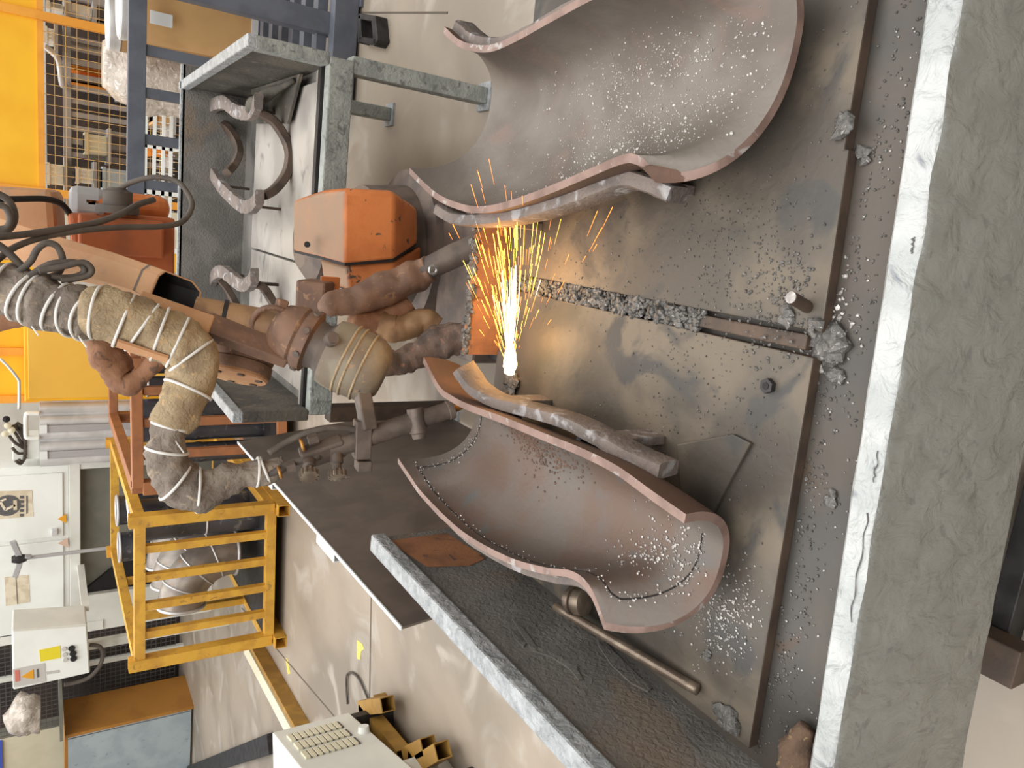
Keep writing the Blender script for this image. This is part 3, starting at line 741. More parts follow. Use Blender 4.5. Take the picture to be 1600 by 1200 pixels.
# wrist tube, collar, housing, barrel
p0 = gy(305, 486, 1.80); p1 = gy(440, 512, 1.74)
mk('wrist_tube', lathe(p0, p1, [(0, .034), (1, .038)], 24), 'tube_yellow', ra, smooth='auto')
mk('tube_collar', lathe(gy(346, 494, 1.785), gy(353, 495.5, 1.783), [(0, .040), (1, .040)], 24), 'dark_steel', ra, smooth='auto')
mk('tube_clamp', torus(gy(425, 508, 1.72), gy(430, 560, 1.70)-gy(425, 508, 1.9), .044, .007, 32, 8), 'robot_rust', ra, smooth=True)
mk('clamp_ear', beam(gy(432, 474, 1.72), gy(448, 478, 1.72), .03, .025), 'robot_rust', ra, bevel=.004)
q0 = gy(428, 508, 1.74); q1 = gy(600, 588, 1.60)
whs = mk('wrist_housing', lathe(q0, q1, [(0, .040), (.06, .060), (.16, .070), (.22, .072), (.24, .068), (.27, .074), (.34, .074), (.36, .060), (.40, .056)], 36), 'robot_rust', ra, smooth='auto')
mk('wrist_neck', lathe(q0, q1, [(.36, .060), (.42, .056), (.46, .060), (.50, .076), (.55, .080)], 36), 'robot_dark', ra, smooth='auto')
brl = mk('wrist_barrel', lathe(q0, q1, [(.50, .078), (.56, .082), (.70, .084), (.88, .080), (.95, .070), (1.0, .05)], 40), 'olive_sleeve', ra, smooth='auto')
axq = (q1-q0)
for t, R_ in ((.66, .0840), (.72, .0840), (.82, .0822)):
    mk('strap', torus(q0+axq*t, axq, R_, .003, 40, 6), 'cloth_tan', brl, smooth=True)
for a in range(8):
    s, u = frame(axq); an = a*math.pi/4+.2; d = s*math.cos(an)+u*math.sin(an)
    c = q0+axq*.305+d*.073
    mk('bolt', cyl(c, c+d*.005, .008, 10), 'robot_dark', whs, smooth='auto')
p = gy(516, 532, 1.60); mk('grease_port', lathe(p, p+V3((.012, -.03, .004)), [(0, .016), (.7, .016), (.75, .012), (1, .012)], 16), 'torch', brl, smooth='auto')
# drive drum
d0 = gy(384, 528, 1.84); d1 = gy(370, 584, 1.808)
mk('drive_drum', lathe(d0, d1, [(0, .070), (.15, .078), (.6, .078), (.68, .074), (.72, .078), (.93, .078), (1, .074)], 40), 'robot_rust', ra, smooth='auto')
dax = (d1-d0).normalized()
drf = mk('drum_face', lathe(d1-dax*.001, d1+dax*.010, [(0, .074), (.6, .074), (1, .070)], 40), 'robot_dusty', ra, smooth='auto')
for a in range(6):
    s, u = frame(dax); an = a*math.pi/3; c = d1+dax*.009+(s*math.cos(an)+u*math.sin(an))*.055
    mk('bolt', cyl(c, c+dax*.004, .009, 10), 'robot_dark', drf, smooth='auto')
# bracket and torch
k0 = gy(556, 592, 1.60); k1 = gy(566, 612, 1.585); k2 = gy(576, 672, 1.555)
mk('bracket_arm', join(beam(k0, k1, .05, .04), beam(k1-(k2-k1)*.1, k2, .034, .034)), 'torch', ra, bevel=.004)
t0 = gy(440, 727, 1.60); t1 = gy(722, 634, 1.535); ta = (t1-t0); tn = ta.normalized()
def tp(xpx): return t0+ta*((xpx-440)/(722-440.0))
tor = mk('torch', lathe(t0, t1, [(.24, .014), (.25, .023), (.60, .024), (.72, .024), (.725, .022), (.80, .022), (.805, .0215), (.91, .0215)], 28), 'torch', ra, smooth='auto', label='brown machine cutting torch')
mk('clamp_block', join(beam(tp(560)+V3((-.045, -.005, 0)), tp(560)+V3((.045, .005, 0)), .05, .038, up=tn), beam(tp(563)+V3((-.075, -.008, 0)), tp(563)+V3((-.05, -.006, 0)), .05, .034, up=tn)), 'torch', tor, bevel=.003)
mk('collar_knob', lathe(tp(648)+V3((.03, 0, .01)), tp(640)+V3((-.035, -.02, -.012)), [(0, .020), (.8, .022), (.84, .018), (1, .016)], 20), 'torch', tor, smooth='auto')
mk('nozzle_nut', lathe(t0, t1, [(.908, .020), (.915, .024), (.945, .024), (.95, .016)], 24), 'torch', tor, smooth='auto')
mk('nozzle_tip', lathe(t0, t1, [(.945, .011), (.99, .009), (1.02, .006)], 20), 'brass', tor, smooth='auto')
for xp, off, tgt in ((480, 30, (483, 738)), (520, 36, (527, 736))):
    c = tp(xp); e = gy(tgt[0], tgt[1], 1.545)
    mk('valve_body', lathe(c+(c-e)*.35, e, [(0, .010), (.2, .015), (.75, .015), (.8, .010), (1, .010)], 16), 'torch', tor, smooth='auto')
    ee = e+(e-c).normalized()*.016
    mk('valve_knob', join(lathe(e, ee, [(0, .012), (.2, .019), (.9, .019), (1, .016)], 20), *[cyl(e+V3(frame(e-c)[0])*.019*math.cos(a*.5236)+V3(frame(e-c)[1])*.019*math.sin(a*.5236), ee+V3(frame(e-c)[0])*.019*math.cos(a*.5236)+V3(frame(e-c)[1])*.019*math.sin(a*.5236), .0032, 8) for a in range(12)]), 'tool_steel', tor, smooth='auto')
mk('valve_block', beam(tp(500)-tn*.05, tp(500)+tn*.05, .034, .05), 'torch', tor, bevel=.005)
mk('gas_pipe', tube([tp(560)+V3((.02, 0, .0)), gy(520, 668, 1.58), gy(480, 676, 1.59), gy(450, 690, 1.60), gy(420, 708, 1.60)], .008, 10, 5), 'cable', tor, smooth=True)
mk('gas_pipe', tube([gy(500, 712, 1.575), gy(460, 722, 1.585), gy(430, 737, 1.59), gy(410, 745, 1.6)], .009, 10, 5), 'cable', tor, smooth=True)
for x, y in ((437, 738), (472, 695)):
    c = gy(x, y, 1.575); mk('hose_clip', torus(c, tn, .012, .004, 18, 6), 'brass', tor, smooth=True)
    mk('hose_nut', cyl(gy(x+10, y-6, 1.58), gy(x+24, y-10, 1.578), .014, 6), 'torch', tor)

# ================================================================== HOSE BUNDLE
hb = thing('hose_bundle', gy(270, 650, 1.7)+V3((0, 0, -.3)), 'thick cloth wrapped hose bundle with white cable ties looping to the torch', 'hose')
def bundle(px, Y0_, Y1_, mt, lump):
    return sleeve('cloth_sleeve', px, (Y0_, Y1_), mt, hb, lump=lump, n=26, lscale=26)
o1, P1, R1 = bundle([(-60, 420, 34), (0, 448, 38), (55, 468, 40), (110, 485, 38), (145, 498, 36)], 1.86, 1.74, 'cloth_grey', .30)
o2, P2, R2 = bundle([(132, 486, 34), (160, 490, 42), (205, 505, 42), (250, 522, 42), (285, 540, 40), (303, 566, 38), (298, 598, 36), (285, 628, 35), (266, 668, 32)], 1.74, 1.66, 'cloth_tan', .17)
o3, P3, R3 = bundle([(268, 656, 24), (262, 690, 28), (262, 725, 30), (274, 752, 32), (305, 766, 33), (345, 755, 26), (380, 742, 22), (415, 735, 20), (445, 724, 12)], 1.66, 1.61, 'cloth_grey', .34)
def ties(P, R, sel, k=1.06):
    Q = smooth_pts(P, 8); r = smooth_vals(R, 8)
    for t in sel:
        i = int(t*(len(Q)-1)); d = Q[min(i+1, len(Q)-1)]-Q[max(i-1, 0)]
        d = (d.normalized()+V3((random.uniform(-.2, .2), 0, random.uniform(-.2, .2)))).normalized()
        ct = mk('cable_tie', torus(Q[i], d, r[i]*k, .0034, 36, 6), 'tie', hb, smooth=True)
        s, u = frame(d); e = Q[i]+(s*.6-V3((0, .8, 0))).normalized()*r[i]*k
        if random.random() < .25: mk('tie_tail', beam(e, e+V3((-.03, -.02, -.02)), .004, .002), 'tie', ct)
ties(P1, R1, (.30, .45, .52, .66, .80, .95), 1.05)
ties(P2, R2, (.10, .22, .30, .38, .47, .58, .80), 1.02)
ties(P3, R3, (.06, .18, .38, .52, .84, .88), 1.06)
mk('tie_plate', beam(gy(183, 536, 1.68), gy(262, 562, 1.66), .03, .006), 'robot_dusty', hb)
# leather gaiter behind the bundle
sleeve('gaiter', [(-30, 505, 24), (20, 488, 26), (60, 480, 22)], (1.95, 1.9), 'leather', None, label='brown leather gaiter hanging at the top behind the hose bundle', cat='sleeve')
sleeve('gaiter', [(148, 508, 12), (158, 540, 24), (175, 570, 26), (192, 594, 22), (215, 592, 16), (240, 570, 14), (262, 540, 14), (285, 520, 14)], (1.98, 1.9), 'leather', None, label='brown leather gaiter bent in a U below the hose bundle', cat='sleeve', lump=.36)
# loose cables
def cable(label, px, Y, r, mt='cable'):
    return mk('cable', tube([gy(x, y, Y if not isinstance(Y, tuple) else Y[0]+(Y[1]-Y[0])*i/(len(px)-1)) for i, (x, y) in enumerate(px)], r, 10, 8), mt, label=label, cat='cable', smooth=True)
cable('grey cable with a cut end running along the top of the arm', [(-20, 372), (40, 366), (100, 357), (150, 348), (190, 334), (215, 320), (240, 312)], (1.85, 2.1), .0075)
cable('long grey cable looping up into the round connector', [(-20, 420), (20, 388), (70, 370), (130, 360), (190, 355), (250, 354), (285, 346), (300, 322), (292, 300), (275, 283), (240, 277), (205, 285), (186, 296)], (1.85, 2.25), .007)
cable('black cable arching in front of the yellow fence', [(-20, 312), (30, 311), (70, 311), (95, 318), (110, 335), (117, 345)], (2.2, 2.35), .008, 'black')
cable('dark cable loop standing upright on the hose bundle', [(30, 425), (48, 408), (58, 390), (72, 380), (88, 384), (97, 400), (96, 418), (86, 430), (66, 434)], 1.80, .007)
cable('dark cable loop lying flat on the hose bundle', [(45, 432), (75, 414), (100, 410), (125, 412), (132, 424), (120, 432), (98, 434), (80, 432)], 1.78, .007)
cable('outer dark cable loop nearest the copper arm', [(60, 424), (100, 416), (130, 410), (143, 420), (138, 430), (115, 436), (95, 438)], 1.77, .0065)
cable('dark cable coil at the top edge beside the yellow panel', [(-10, 300), (12, 312), (22, 332), (20, 350), (8, 362), (-12, 366)], 1.95, .008)
cable('second dark cable coil at the top edge', [(-12, 318), (8, 324), (16, 342), (10, 356), (-8, 358)], 1.93, .007)
cable('grey hose slanting into the bundle at the top edge', [(-10, 378), (10, 392), (30, 412), (48, 430)], 1.82, .008)

# ================================================================== BACKGROUND, RIGHT: yellow fence, racks, rolls
FY = 8.0
fence = thing('safety_fence', (0, FY, 0), 'yellow sheet metal and wire mesh safety fence at the back', 'fence')
posts = [gy(60, -130, FY).x, gy(60, 24, FY).x, gy(60, 299, FY).x, gy(60, 549, FY).x, gy(60, 622, FY).x]
zb = gy(65, 150, FY).z
for x in posts:
    mk('post', box((x-.035, FY-.035, 0), (x+.035, FY+.035, 3.0)), 'yellow_frame', fence)
for x0, x1 in zip(posts[1:], posts[:-1]):
    a, b = x0+.035, x1-.035
    mk('sheet_panel', box((a, FY-.006, zb+.03), (b, FY+.006, 2.96)), 'yellow', fence)
    mk('panel_rail', box((a, FY-.02, zb-.02), (b, FY+.02, zb+.03)), 'yellow_frame', fence)
    mk('bottom_rail', box((a, FY-.02, .10), (b, FY+.02, .15)), 'yellow_frame', fence)
    ws = []
    x = a+.04
    while x < b: ws.append(beam((x, FY, .15), (x, FY, zb-.02), .0038, .0038)); x += .085
    z = .2
    while z < zb-.03: ws.append(beam((a, FY, z), (b, FY, z), .0038, .0038)); z += .085
    mk('wire_mesh', join(*ws), 'wire', fence, kind='stuff')
# storage rack behind the mesh
sr = thing('storage_rack', (.7, 9.6, 0), 'grey slatted storage rack behind the wire mesh', 'rack')
for x in (-.25, 1.85):
    mk('upright', box((x-.03, 9.2, 0), (x+.03, 9.28, 1.75)), 'grey_bar', sr)
zs = gy(102, 150, 9.2).z
mk('top_beam', box((-.3, 9.18, zs-.05), (1.9, 9.26, zs+.02)), 'grey_bar', sr)
mk('lower_beam', box((-.3, 9.18, .35), (1.9, 9.26, .42)), 'grey_bar', sr)
for y in (68, 82, 103, 125, 143, 163, 184, 205, 226, 246, 268):
    x = gy(150, y, 9.2).x; mk('slat', box((x-.025, 9.19, .4), (x+.025, 9.22, zs-.05)), 'grey_bar', sr)
mk('back_sheet', box((-.3, 10.2, 0), (2.6, 10.25, 1.52)), 'dark_back', sr)
def bbox(name, px0, px1, Y, dY, mt, label, cat, z0=None, group=None, bevel=.01):
    a = gy(px0[0], px0[1], Y); b = gy(px1[0], px1[1], Y)
    return mk(name, box((min(a.x, b.x), Y, min(a.z, b.z) if z0 is None else z0), (max(a.x, b.x), Y+dY, max(a.z, b.z))), mt, label=label, cat=cat, group=group, bevel=bevel)
def crate(px0, px1, Y, dY, mt, label, n=4, shelf=None):
    a = gy(px0[0], px0[1], Y); b = gy(px1[0], px1[1], Y)
    x0, x1, z0, z1 = min(a.x, b.x), max(a.x, b.x), min(a.z, b.z), max(a.z, b.z)
    r = thing('storage_box', ((x0+x1)/2, Y+dY/2, z0), label, 'box')
    mk('bin', box((x0, Y, z0), (x1, Y+dY, z1)), mt, r, bevel=.01)
    mk('lip', box((x0-.012, Y-.012, z1-.03), (x1+.012, Y+dY+.012, z1)), mt, r)
    for k in range(n):
        x = x0+(x1-x0)*(k+.5)/n; mk('rib', box((x-.008, Y-.008, z0+.02), (x+.008, Y, z1-.04)), mt, r)
    if shelf is not None: mk('shelf_board', box((x0-.08, Y-.04, z0-.03), (x1+.08, Y+dY+.1, z0-.002)), 'grey_bar', shelf)
    if shelf is not None: mk('board_post', box(((x0+x1)/2-.02, Y+dY+.02, 0), ((x0+x1)/2+.02, Y+dY+.06, z0-.03)), 'grey_bar', shelf)
    return r
crate((104, 100), (185, 123), 9.35, .4, 'orange_box', 'broad orange box behind the mesh beside the wrapped roll', shelf=sr)
crate((104, 125), (185, 140), 9.30, .4, 'orange_box', 'flat orange box behind the mesh nearest the bundle', 3, shelf=sr)
crate((72, 255), (100, 290), 8.9, .3, 'white_mach', 'white gridded box on the left of the mesh, upper', shelf=sr)
crate((118, 262), (146, 288), 8.8, .3, 'white_mach', 'white gridded box on the left of the mesh, lower', shelf=sr)
crate((132, 208), (168, 244), 8.9, .3, 'cream', 'cream box with dark window behind the mesh', shelf=sr)
crate((68, 42), (85, 66), 8.9, .3, 'white_mach', 'white box behind the mesh at the top right', shelf=sr)
crate((105, 4), (145, 24), 8.6, .3, 'white_mach2', 'pale box beyond the fence post at the right edge', shelf=sr)
crate((160, 262), (205, 300), 8.5, .3, 'blue_grey', 'pale blue grey machine housing behind the elbow connector', shelf=sr)
crate((72, 2), (100, 16), 8.6, .3, 'white_mach', 'white box beyond the fence post, upper right corner', shelf=sr)
mk('pipe_bend', tube([gy(70, 72, 8.7), gy(84, 84, 8.7), gy(92, 96, 8.7), gy(97, 130, 8.9), gy(101, 134, 9.17)], .028, 12, 6), 'alu', label='bright pipe bend behind the wire mesh', cat='pipe', smooth=True)
# white wire shelf between fence and back table
ws = thing('wire_shelf', (.3, 6.6, 0), 'white wire shelf seen under the blue rack beam', 'shelf')
WY = 6.6
for y in (228, 300, 352, 390): 
    x = gy(240, y, WY).x; mk('upright', box((x-.02, WY, 0), (x+.02, WY+.03, gy(224, 200, WY).z)), 'white_mach', ws)
for px in (228, 242, 256, 268):
    z = gy(px, 200, WY).z; mk('shelf_rail', box((gy(240, 400, WY).x, WY, z-.012), (gy(240, 140, WY).x, WY+.02, z+.012)), 'white_mach', ws)
w = []
for k in range(26):
    x = gy(250, 150, WY).x+(gy(250, 395, WY).x-gy(250, 150, WY).x)*k/25; w.append(beam((x, WY+.02, gy(275, 200, WY).z), (x, WY+.02, gy(240, 200, WY).z), .006, .006))
mk('wire_grid', join(*w), 'white_mach', ws, kind='stuff')
mk('back_board', box((gy(240, 395, WY).x, WY+.3, .3), (gy(240, 330, WY).x, WY+.32, gy(226, 200, WY).z)), 'cream', ws)
crate((230, 228), (262, 245), 7.0, .3, 'orange_box', 'orange box on the white wire shelf', 3, shelf=ws)
crate((240, 160), (268, 195), 7.0, .3, 'cardboard', 'brown carton on the white wire shelf', 3, shelf=ws)
mk('yellow_bin', box((gy(250, 425, 7.2).x, 7.2, 0), (gy(250, 395, 7.2).x, 7.5, gy(248, 400, 7.2).z)), 'yellow', label='yellow bin low behind the back table', cat='bin', bevel=.02)

# blue grey rack
RY = 4.85
rk = thing('steel_rack', (.75, RY, 0), 'dark blue grey steel rack at the right behind the back table', 'rack')
zt_ = gy(213, 150, RY).z
xl, xr_ = gy(213, 320, RY).x, 1.75
def rbm(n_, a, b): return mk(n_, box(a, b), 'rack_blue', rk, bevel=.003)
rbm('top_beam', (xl, RY-.03, zt_-.045), (xr_, RY+.03, zt_+.045))
for y in (82, 148, 220, 290):
    x = gy(245, y, RY).x; rbm('upright', (x-.028, RY-.02, .08), (x+.028, RY+.02, zt_-.045))
xp = gy(300, 14, RY).x
rbm('corner_post', (xp-.02, RY-.30, .08), (xp+.10, RY-.20, zt_+.2))
rbm('front_beam', (.62, RY-.38, .02), (1.9, RY-.28, .16))
rbm('foot', (1.20, RY-.40, 0), (1.32, RY-.26, .02))
for k in range(7):
    y = RY-.25+k*.26; rbm('deck_bar', (.70, y, .16), (1.95, y+.09, .22))
rbm('rear_beam', (xl, RY+1.2, .02), (1.9, RY+1.3, .16))
# cardboard rolls standing on the rack
def roll(label, pa, pb, Ya, r, cm='cardboard'):
    a, b = gy(pa[0], pa[1], Ya), gy(pb[0], pb[1], Ya)
    root = thing('cardboard_drum', b, label, 'drum')
    mk('tube_wall', lathe(b, a, [(0, r), (1, r)], 36), cm, root, smooth='auto')
    mk('metal_rim', lathe(a-(a-b).normalized()*.05, a+(a-b).normalized()*.012, [(0, r*1.03), (.4, r*1.03), (.5, r*1.05), (1, r*1.05)], 36), 'alu', root, smooth='auto')
    mk('metal_rim', lathe(b, b+(a-b).normalized()*.04, [(0, r*1.04), (1, r*1.04)], 36), 'alu', root, smooth='auto')
    mk('lid', lathe(a+(a-b).normalized()*.012, a+(a-b).normalized()*.02, [(0, r*.98), (1, r*.98)], 36), 'white_edge', root)
    return root
d1_ = roll('brown cardboard drum with a paper label standing on the rack', (190, 6), (392, 50), 5.3, .19)
lp = gy(252, 30, 5.09)
mk('paper_label', box((lp.x-.035, 5.085, lp.z-.06), (lp.x+.035, 5.092, lp.z+.06)), 'white_edge', d1_)
roll('brown cardboard drum left of the labelled one on the rack', (172, 36), (356, 72), 5.72, .16, 'cardboard_dark')
# wrapped pallet load
wl = thing('wrapped_load', (gy(200, 100, 5.7).x, 6.15, .1), 'stack of goods in crinkled clear plastic wrap on the rack', 'bundle')
a, b = gy(160, 128, 5.7), gy(272, 62, 5.7)
mk('wrap', tube([V3(((a.x+b.x)/2, 6.15, .225)), V3(((a.x+b.x)/2, 6.15, .5)), V3(((a.x+b.x)/2, 6.15, 1.0)), V3(((a.x+b.x)/2, 6.15, 1.22))], [.24, .26, .27, .16], 22, 6, lump=.16, lscale=7), 'plastic_wrap', wl, smooth=True)
mk('wooden_crate_back', box((.9, 6.6, 0), (2.4, 6.65, 1.0)), 'cardboard', label='plain cardboard sheet standing behind the drums', cat='cardboard')

# ================================================================== BACKGROUND, LEFT
# yellow cabinet
c0, c1 = gy(36, 488, 7.7), gy(165, 625, 7.7)
yc = thing('yellow_cabinet', ((c0.x+c1.x)/2, 7.8, 0), 'plain yellow cabinet behind the bent hose bundle', 'cabinet')
mk('body', box((c1.x, 7.7, .05), (c0.x, 7.94, c0.z)), 'yellow', yc, bevel=.01)
mk('door', box((c1.x+.03, 7.685, .15), (c0.x-.03, 7.7, c0.z-.03)), 'yellow_pale', yc, bevel=.004)
mk('plinth', box((c1.x+.02, 7.72, 0), (c0.x-.02, 7.92, .05)), 'dark_steel', yc)
mk('conduit', tube([gy(0, 560, 7.6), gy(15, 575, 7.6), gy(28, 592, 7.6), gy(30, 600, 7.6), gy(30, 640, 7.6)], .012, 8, 5), 'alu', yc, smooth=True)
# finned aluminium column
al = thing('finned_cabinet', (-2.35, 8.1, 0), 'silver finned aluminium cabinet with a white handle', 'cabinet')
AY = 7.9
xa0, xa1 = gy(110, 628, AY).x, gy(110, 729, AY).x; za = gy(62, 680, AY).z
mk('body', box((xa1, AY+.05, 0), (xa0, AY+.6, za)), 'alu', al)
for k in range(5):
    x = xa1+(xa0-xa1)*(k+.5)/5
    mk('rib', lathe((x, AY+.06, .02), (x, AY+.06, za-.002), [(0, .055), (1, .055)], 20), 'alu', al, smooth='auto')
for k in (1, 3):
    x = xa1+(xa0-xa1)*(k)/5; mk('fin_channel', box((x-.03, AY-.0, .3), (x+.03, AY+.02, za-.06)), 'grey_bar', al)
    mk('end_block', box((x-.04, AY-.012, za-.06), (x+.04, AY+.03, za+.002)), 'white_edge', al)
mk('handle', tube([gy(62, 646, AY), gy(46, 646, AY), gy(41, 650, AY), gy(41, 680, AY), gy(46, 684, AY), gy(62, 684, AY)], .022, 10, 5), 'white_mach', al, smooth=True)
mk('top_box', box((gy(60, 722, AY).x, AY+.1, za), (gy(60, 690, AY).x, AY+.4, za+.22)), 'white_mach2', al, bevel=.01)
vc = thing('valve_cluster', gy(40, 700, 7.9), 'cluster of cables and small valves on top of the finned cabinet', 'valves')
for i in range(9):
    x0, y0 = random.uniform(20, 40), random.uniform(660, 725)
    mk('cable', tube([gy(40, 690+i*3, 8.0), gy(x0, y0, 7.95), gy(x0-8, y0+random.uniform(-10, 10), 7.9)], .014, 7, 5), 'cable', vc, smooth=True)
for x, y, k in ((12, 665, 'cream'), (18, 672, 'cream'), (8, 678, 'cream'), (10, 655, 'black')):
    mk('valve_cap', lathe(gy(x, y, 7.85), gy(x, y, 7.95), [(0, .01), (.1, .03), (1, .03)], 14), k, vc, smooth='auto')
# white machine
WM = 8.1
wm = thing('white_machine', (-3.6, 8.6, 0), 'large white machine cabinet with warning stickers', 'machine')
xw0, xw1 = gy(60, 728, WM).x, gy(60, 1000, WM).x
zl = gy(108, 800, WM).z; zl2 = gy(122, 800, WM).z
mk('body', box((xw1, WM, zl), (xw0, WM+1.2, 3.0)), 'white_mach', wm, bevel=.01)
mk('base_rail', box((xw1, WM-.01, zl2-.02), (xw0, WM+.1, zl+.0)), 'white_mach2', wm, bevel=.006)
mk('recess_panel', box((gy(140, 925, WM).x, WM+.12, 0), (xw0-.06, WM+.16, zl2-.02)), 'olive', wm)
mk('frame_post', box((xw0-.06, WM-.0, 0), (xw0+.02, WM+.1, zl2)), 'white_mach2', wm)
xs_ = gy(140, 930, WM).x
mk('lower_panel', box((xw1, WM-.005, .0), (xs_, WM+.2, zl2)), 'white_mach2', wm, bevel=.006)
mk('hopper', prism([V3((xs_, WM+.06, zl2-.02)), V3((xs_, WM+.06, .2)), V3((xs_+.9, WM+.06, .2))], (0, .05, 0)), 'black', wm)
xd = gy(50, 845, WM).x
for n_, x0, x1 in (('door', xd+.02, xw0-.08), ('door', xw1+.1, xd-.02)):
    mk(n_, box((x0, WM-.02, zl+.05), (x1, WM, 2.95)), 'white_mach', wm, bevel=.008)
def sticker(name, px, mt, par, off=.003, label=None): return mk(name, prism([gy(x, y, WM-.02-off) for x, y in px], (0, .004, 0)), mt, par, label=label)
sgn_ = sticker('sign', [(-12, 768), (50, 766), (52, 807), (-12, 812)], 'label_cream', wm, label='worn cream safety sign with a robot arm emblem')
cc = gy(12, 790, WM-.026)
mk('sign_emblem', lathe(cc, cc+V3((0, .003, 0)), [(0, .105), (1, .105)], 32), 'ink', sgn_)
cc2 = cc+V3((0, -.003, 0))
mk('sign_emblem_arm', join(beam(cc2+V3((-.05, 0, -.06)), cc2+V3((.05, 0, -.06)), .003, .03), beam(cc2+V3((0, 0, -.06)), cc2+V3((-.04, 0, .02)), .003, .022, up=V3((1, 0, 0))), beam(cc2+V3((-.04, 0, .02)), cc2+V3((.05, 0, .06)), .003, .022), beam(cc2+V3((.05, 0, .06)), cc2+V3((.07, 0, .01)), .003, .018, up=V3((1, 0, 0)))), 'label_cream', sgn_)
for k in range(5):
    x, y = 33+(k % 2)*2, 775+k*7; sticker('sign_letter', [(31, y), (37, y), (37, y+4), (31, y+4)], 'ink', sgn_, .008)
sticker('sign_line', [(41, 775), (43, 775), (43, 802), (41, 803)], 'ink', sgn_, .008)
sticker('warning_triangle', [(90, 811), (103, 803), (104, 818)], 'label_orange', wm, label='orange warning triangle')
sticker('warning_triangle', [(90, 849), (106, 841), (107, 856)], 'label_faded', wm, label='faded warning triangle')
iw_ = sticker('inspection_window', [(7, 902), (45, 898), (47, 941), (9, 947)], 'label_cream', wm)
sticker('window_seam', [(24, 900), (25, 900), (28, 944), (27, 944)], 'ink', iw_, .006)
mk('latch', beam(gy(85, 826, WM-.03), gy(85, 836, WM-.03), .06, .05), 'alu', wm, bevel=.005)
mk('latch', beam(gy(90, 952, WM-.03), gy(90, 962, WM-.03), .10, .07), 'alu', wm, bevel=.01)
mk('vent_strip', box((gy(20, 1005, WM).x, WM-.02, zl-.3), (gy(20, 990, WM).x, WM, 2.6)), 'white_mach2', wm)
# grey folding stand
st = thing('folded_stand', V3((gy(150, 858, 7.85).x, 7.85, 0)), 'grey stand with a three pronged head in front of the white machine', 'stand')
hd = gy(30, 873, 7.85)
mk('pole', cyl((gy(150, 858, 7.85).x, 7.85, 0), hd, .018, 12), 'grey_bar', st, smooth='auto')
mk('hub', lathe(hd-V3((0, 0, .06)), hd+V3((0, 0, .06)), [(0, .03), (.5, .05), (1, .03)], 16), 'dark_steel', st, smooth='auto')
for e in ((20, 846), (23, 902), (45, 868)):
    mk('prong', rect_sweep([hd, (hd+gy(e[0]+8, (e[1]+873)/2, 7.83))/2, gy(e[0], e[1], 7.81)], .03, .05, 4), 'grey_bar', st)
# control box
CBY = 6.9
cb = thing('control_box', (gy(70, 1020, CBY).x, CBY+.15, .9), 'white control box with yellow label and warning sticker', 'control box')
c = [gy(18, 985, CBY), gy(136, 976, CBY), gy(141, 1051, CBY), gy(20, 1078, CBY)]
mk('housing', prism(c, (.03, .32, 0)), 'white_mach2', cb, bevel=.012)
cfd = mk('front_door', prism([p.lerp(sum(c, V3())/4, .03)+V3((0, -.012, 0)) for p in c], (0, .012, 0)), 'white_mach', cb, bevel=.004)
def cbs(name, px, mt, off=.016, label=None): return mk(name, prism([gy(x, y, CBY-off) for x, y in px], (0, .004, 0)), mt, cfd, label=label)
cbs('yellow_label', [(61, 1016), (94, 1009), (95, 1028), (63, 1034)], 'label_yellow')
cbs('warning_label', [(20, 1046), (70, 1036), (72, 1065), (21, 1074)], 'label_grey')
cbs('red_strip', [(23, 1048), (30, 1047), (31, 1064), (24, 1066)], 'label_red', .020)
cbs('warning_triangle', [(33, 1058), (52, 1046), (53, 1061)], 'label_orange', .020, 'yellow warning triangle with a dark edge')
cbs('caption', [(57, 1046), (60, 1045), (61, 1058), (58, 1059)], 'ink', .020)
for x, y in ((112, 1013), (114, 1021), (115, 1029)):
    mk('knob', lathe(gy(x, y, CBY-.035), gy(x, y, CBY-.012), [(0, .022), (1, .028)], 14), 'black', cfd, smooth='auto')
for x, y in ((100, 1014), (101, 1023), (102, 1031)):
    mk('lamp', lathe(gy(x, y, CBY-.025), gy(x, y, CBY-.012), [(0, .018), (1, .02)], 12), 'label_grey', cfd, smooth='auto')
cbs('slot_plate', [(72, 1050), (92, 1047), (93, 1051), (73, 1054)], 'label_grey')
mk('mount_bracket', beam((c[1].x, CBY+.3, c[1].z), (c[1].x, WM, c[1].z), .06, .06), 'white_mach2', cb)
mk('mount_post', box((c[2].x+.05, CBY+.30, 0), (c[2].x+.13, CBY+.36, c[2].z+.3)), 'white_mach2', cb)
cable('dark cable hanging in a loop from the control box', [(140, 1008), (155, 1010), (161, 1022), (155, 1042), (140, 1058), (120, 1066), (100, 1070)], 6.95, .018)
# blue grey cabinet, olive cabinet
bc = thing('blue_grey_cabinet', (-6.7, 9.1, 0), 'pale blue grey floor cabinet with an orange brown side', 'cabinet')
fx = gz(303, 1105, 0); zc = gy(106, 1145, fx.y).z
mk('front', box((fx.x-2.2, fx.y, .03), (fx.x-.02, fx.y+.03, zc)), 'blue_grey', bc)
mk('side', box((fx.x-.02, fx.y-.005, 0), (fx.x+.02, fx.y+.72, zc+.03)), 'orange_brown', bc)
mk('top', box((fx.x-2.2, fx.y, zc), (fx.x, fx.y+.72, zc+.03)), 'orange_brown', bc)
mk('seam', box((fx.x-.045, fx.y-.004, .03), (fx.x-.035, fx.y, zc)), 'ink', bc)
oc = thing('tall_cabinet', (gz(270, 1053, 0).x-1.2, 10.2, 0), 'tall cream cabinet with an olive grey side behind the blue grey one', 'cabinet')
oX = gz(270, 1053, 0).x; oF = gz(270, 1053, 0).y; oN = gx(50, 1139, oX).y
mk('side', box((oX-.05, oN, 0), (oX, oF, 3.0)), 'olive', oc)
mk('front', box((oX-2.6, oN, 0), (oX-.05, oN+.04, 3.0)), 'cream', oc)
